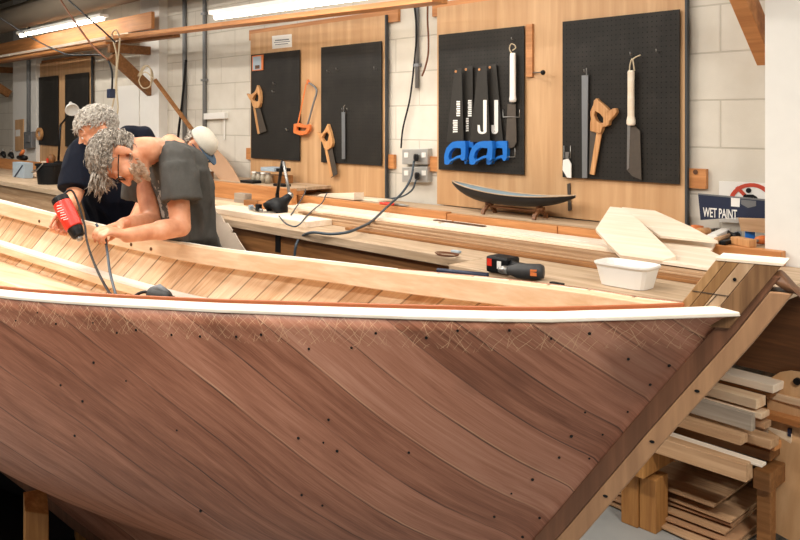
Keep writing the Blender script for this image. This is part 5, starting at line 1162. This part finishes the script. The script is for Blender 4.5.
for s, e, w_ in zip(s3, e3, w3): b.chain([s, e, w_], [.052,.041,.029], 12); hand_geo(b, w_, V((.2,-.1,-.9)), V((-.9,.3,-.2)), 1 if s is s3[1] else -1, (.3,.4,.3), .95)
ft = legs(b, hip, L3, F3)
p3 = body_obj('person in a pale cap bending behind the grey t-shirt, face turned down', remesh(b, .007, 4), F3)
sh = MB(); sh.stack([(c, L3*w, (F3*.8-UP*.5).normalized()*d) for c, w, d in ((hip-UP*.06,.18,.13),(hip.lerp(nb,.35),.175,.125),(hip.lerp(nb,.7),.19,.125),(hip.lerp(nb,.85),.16,.115),(nb-V((.05,0,.04)),.115,.09),(nb-V((.015,0,.015)),.078,.068))], 26)
for s, e in zip(s3, e3): sh.chain([s, s.lerp(e,.4)], [.075,.08], 14); sh.tube([s.lerp(e,.2), s.lerp(e,.7)], [.08,.085], 16)
P(p3, 'shirt', remesh(sh, .010, 4, .5, wrinkle(.007, seed=9)), MT['pale_shirt'], smooth=True)
tr_ = MB(); ft = legs(tr_, hip, L3, F3, rs=(.105,.08,.075)); tr_.stack([(hip-UP*.12, L3*.17, F3*.12), (hip+UP*.03, L3*.17, F3*.125)], 24)
P(p3, 'trousers', remesh(tr_, .012, 4), MT['jeans'], smooth=True)
for f in ft: m = MB(); shoe_geo(m, f, F3); P(p3, 'shoe', m, MT['shoe'], smooth=True)
cp = MB(); R3 = H3.to_3x3().to_4x4(); vs = []; n = 28
dome = [(1.0,0),(1.0,.010),(.965,.030),(.86,.052),(.66,.069),(.36,.079),(.08,.082)]
cp.stack([(H3 @ V((0,.012,.030+z)), (H3.to_3x3() @ V((1,0,0)))*.078*k, (H3.to_3x3() @ V((0,1,0)))*.097*k) for k, z in dome], n, 2)
ca = P(p3, 'cap', cp, MT['capcloth'], 'pale cloth cap', smooth=True)
vz = MB(); out = []; 
for i in range(13):
    a = math.pi*(1.12+.76*i/12); out.append((a,))
inner = [V((.076*math.cos(a[0]), .012+.095*math.sin(a[0]), .034)) for a in out]; outer = [V((.072*math.cos(a[0]), .012+.095*math.sin(a[0])-.060*abs(math.sin((a[0]-math.pi*1.12)/(.76)))**.6, .012+.012*abs(math.cos(a[0])))) for a in out]
vz.prism([H3 @ p for p in inner+outer[::-1]], H3.to_3x3() @ V((0,0,.006))); P(ca, 'visor', vz, MT['slate'], 'slate blue visor', smooth=False)
gl = MB()
for s in (1,-1):
    gl.ell(H3 @ V((s*.034,-.097,.0)), (.026,.006,.017), R3, 14); gl.tube([H3 @ V((s*.079,.015,.006)), H3 @ V((s*.058,-.094,.006))], .003, 6)
P(p3, 'glasses', gl, MT['lens'], 'dark blue lenses', smooth=True); 
def reg3(p): return -.05 < p.z < .03 and p.y > .03
P(p3, 'hair', hair_geo(H3, reg3, 120, .03, lambda p: V((0,.2,-1)), 41, 1.0, .0035, .005, .004, .1), MT['hair_dark'], smooth=True); eyes(p3, H3)

# ---------------------------------------------------------------- heat gun, cords and grinder
t = T('heat_gun', 'red heat gun with a black nozzle held over the boat', 'heat gun', pix(80, 236, 3.70), WROT)
m = MB(); m.tube([ga, ga.lerp(gb_,.5), gb_], [.042,.043,.040], 20); P(t, 'body', m, MT['red'], 'red body', smooth=False, bev=.004)
m = MB(); m.tube([ga-gd*.032, ga-gd*.028, ga-gd*.001], [.030,.039,.040], 20); P(t, 'rear_cap', m, MT['black'], bev=.003)
m = MB(); e = gb_; m.tube([e+gd*.001, e+gd*.02, e+gd*.045, e+gd*.05], [.034,.033,.028,.020], 18); P(t, 'nozzle', m, MT['black'], smooth=False)
m = MB(); m.tube([e+gd*.0505, e+gd*.066], [.016,.014], 14); P(t, 'nozzle_tip', m, MT['steel'], 'steel tip', smooth=True)
m = MB(); sd = gd.cross(V((0,-1,0))).normalized(); up_ = V((0,-1,0))-gd*gd.dot(V((0,-1,0))); up_.normalize()
for i in range(7):                                       # worn pale lettering up the body
    q0 = ga.lerp(gb_, .16+.09*i)+up_*.0425; m.beam(q0-sd*(.012-.003*(i % 2))+gd*.004, q0+sd*(.010+.004*(i % 3))-gd*.004, .0035, .0012, up_)
P(t, 'lettering', m, MT['paper'], 'worn pale lettering')
fy = {}
for a in [i*.02 for i in range(60, 210)]:
    f = inn(.37)(a); p = B(a, -(f[0]-.06), f[1]-.008); fy[round(400+800*p.x/p.y)] = p
def inb(x, y, Y): return pix(x, y, Y)
# a loose board lying inside the boat carries the grinder and the cord ends
pa, pb2 = B(1.15, -.05, zs(1.15)-.145), B(2.35, -.12, zs(2.35)-.15)
cab('black cord falling from the heat gun into the boat', [ga-gd*.03, ga-gd*.06+V((.05,.06,-.0)), pix(84,223,3.72), pix(86,236,3.6), pix(90,252,3.4), pix(98,272,3.15), pix(107,289,2.85), pix(112,296,2.72)], .005, 'black')
cab('grey cord falling from the bent man\'s hands into the boat', [pix(96,224,3.12), pix(104,236,3.1), pix(107,250,3.05), pix(110,272,2.9), pix(115,292,2.72), pix(117,298,2.65), pix(124,297,2.62)], .005)
t = T('angle_grinder', 'dark power tool lying inside the boat just behind the near gunwale', 'power tool', pix(155, 305, 2.55), BROT)
Yg = 2.52; a, b = pix(151, 294, Yg), pix(170, 297.5, Yg-.02); d_ = (b-a).normalized()
m = MB(); m.tube([a-d_*.005, a+d_*.01, a+d_*.035, b-d_*.01, b], [.020,.026,.026,.021,.014], 16); P(t, 'housing', m, MT['drillgrey'], smooth=True)
m = MB(); m.tube([a-d_*.0+UP*.012, a+d_*.03+UP*.024, a+d_*.06+UP*.012], [.010,.013,.010], 10); P(t, 'gear_head', m, MT['grey'], smooth=True)
m = MB(); m.tube([b, b+d_*.02], [.009,.006], 8); P(t, 'spindle', m, MT['black'], smooth=True)
m = MB(); m.tube(curve([a-d_*.004, pix(145,292,Yg), pix(139,293.5,Yg), pix(133,298,Yg), pix(130,304,Yg)], 6), .005, 8); P(t, 'cord', m, MT['black'], smooth=True)
# ---------------------------------------------------------------- camera, world, colour
cam = bpy.data.cameras.new('camera'); co = bpy.data.objects.new('camera', cam); C.objects.link(co)
co.location = (0, 0, H); co.rotation_euler = (math.pi/2, 0, 0); cam.sensor_width = 36; cam.lens = 36; cam.shift_y = -150/800; cam.clip_start = .02
sc = bpy.context.scene; sc.camera = co
w = bpy.data.worlds.new('room_air'); sc.world = w; w.use_nodes = True
w.node_tree.nodes['Background'].inputs[0].default_value = (1, .93, .85, 1); w.node_tree.nodes['Background'].inputs[1].default_value = .13
sc.view_settings.view_transform = 'Standard'; sc.view_settings.look = 'None'; sc.view_settings.exposure = 0; sc.view_settings.gamma = 1; sc.view_settings.use_curve_mapping = False
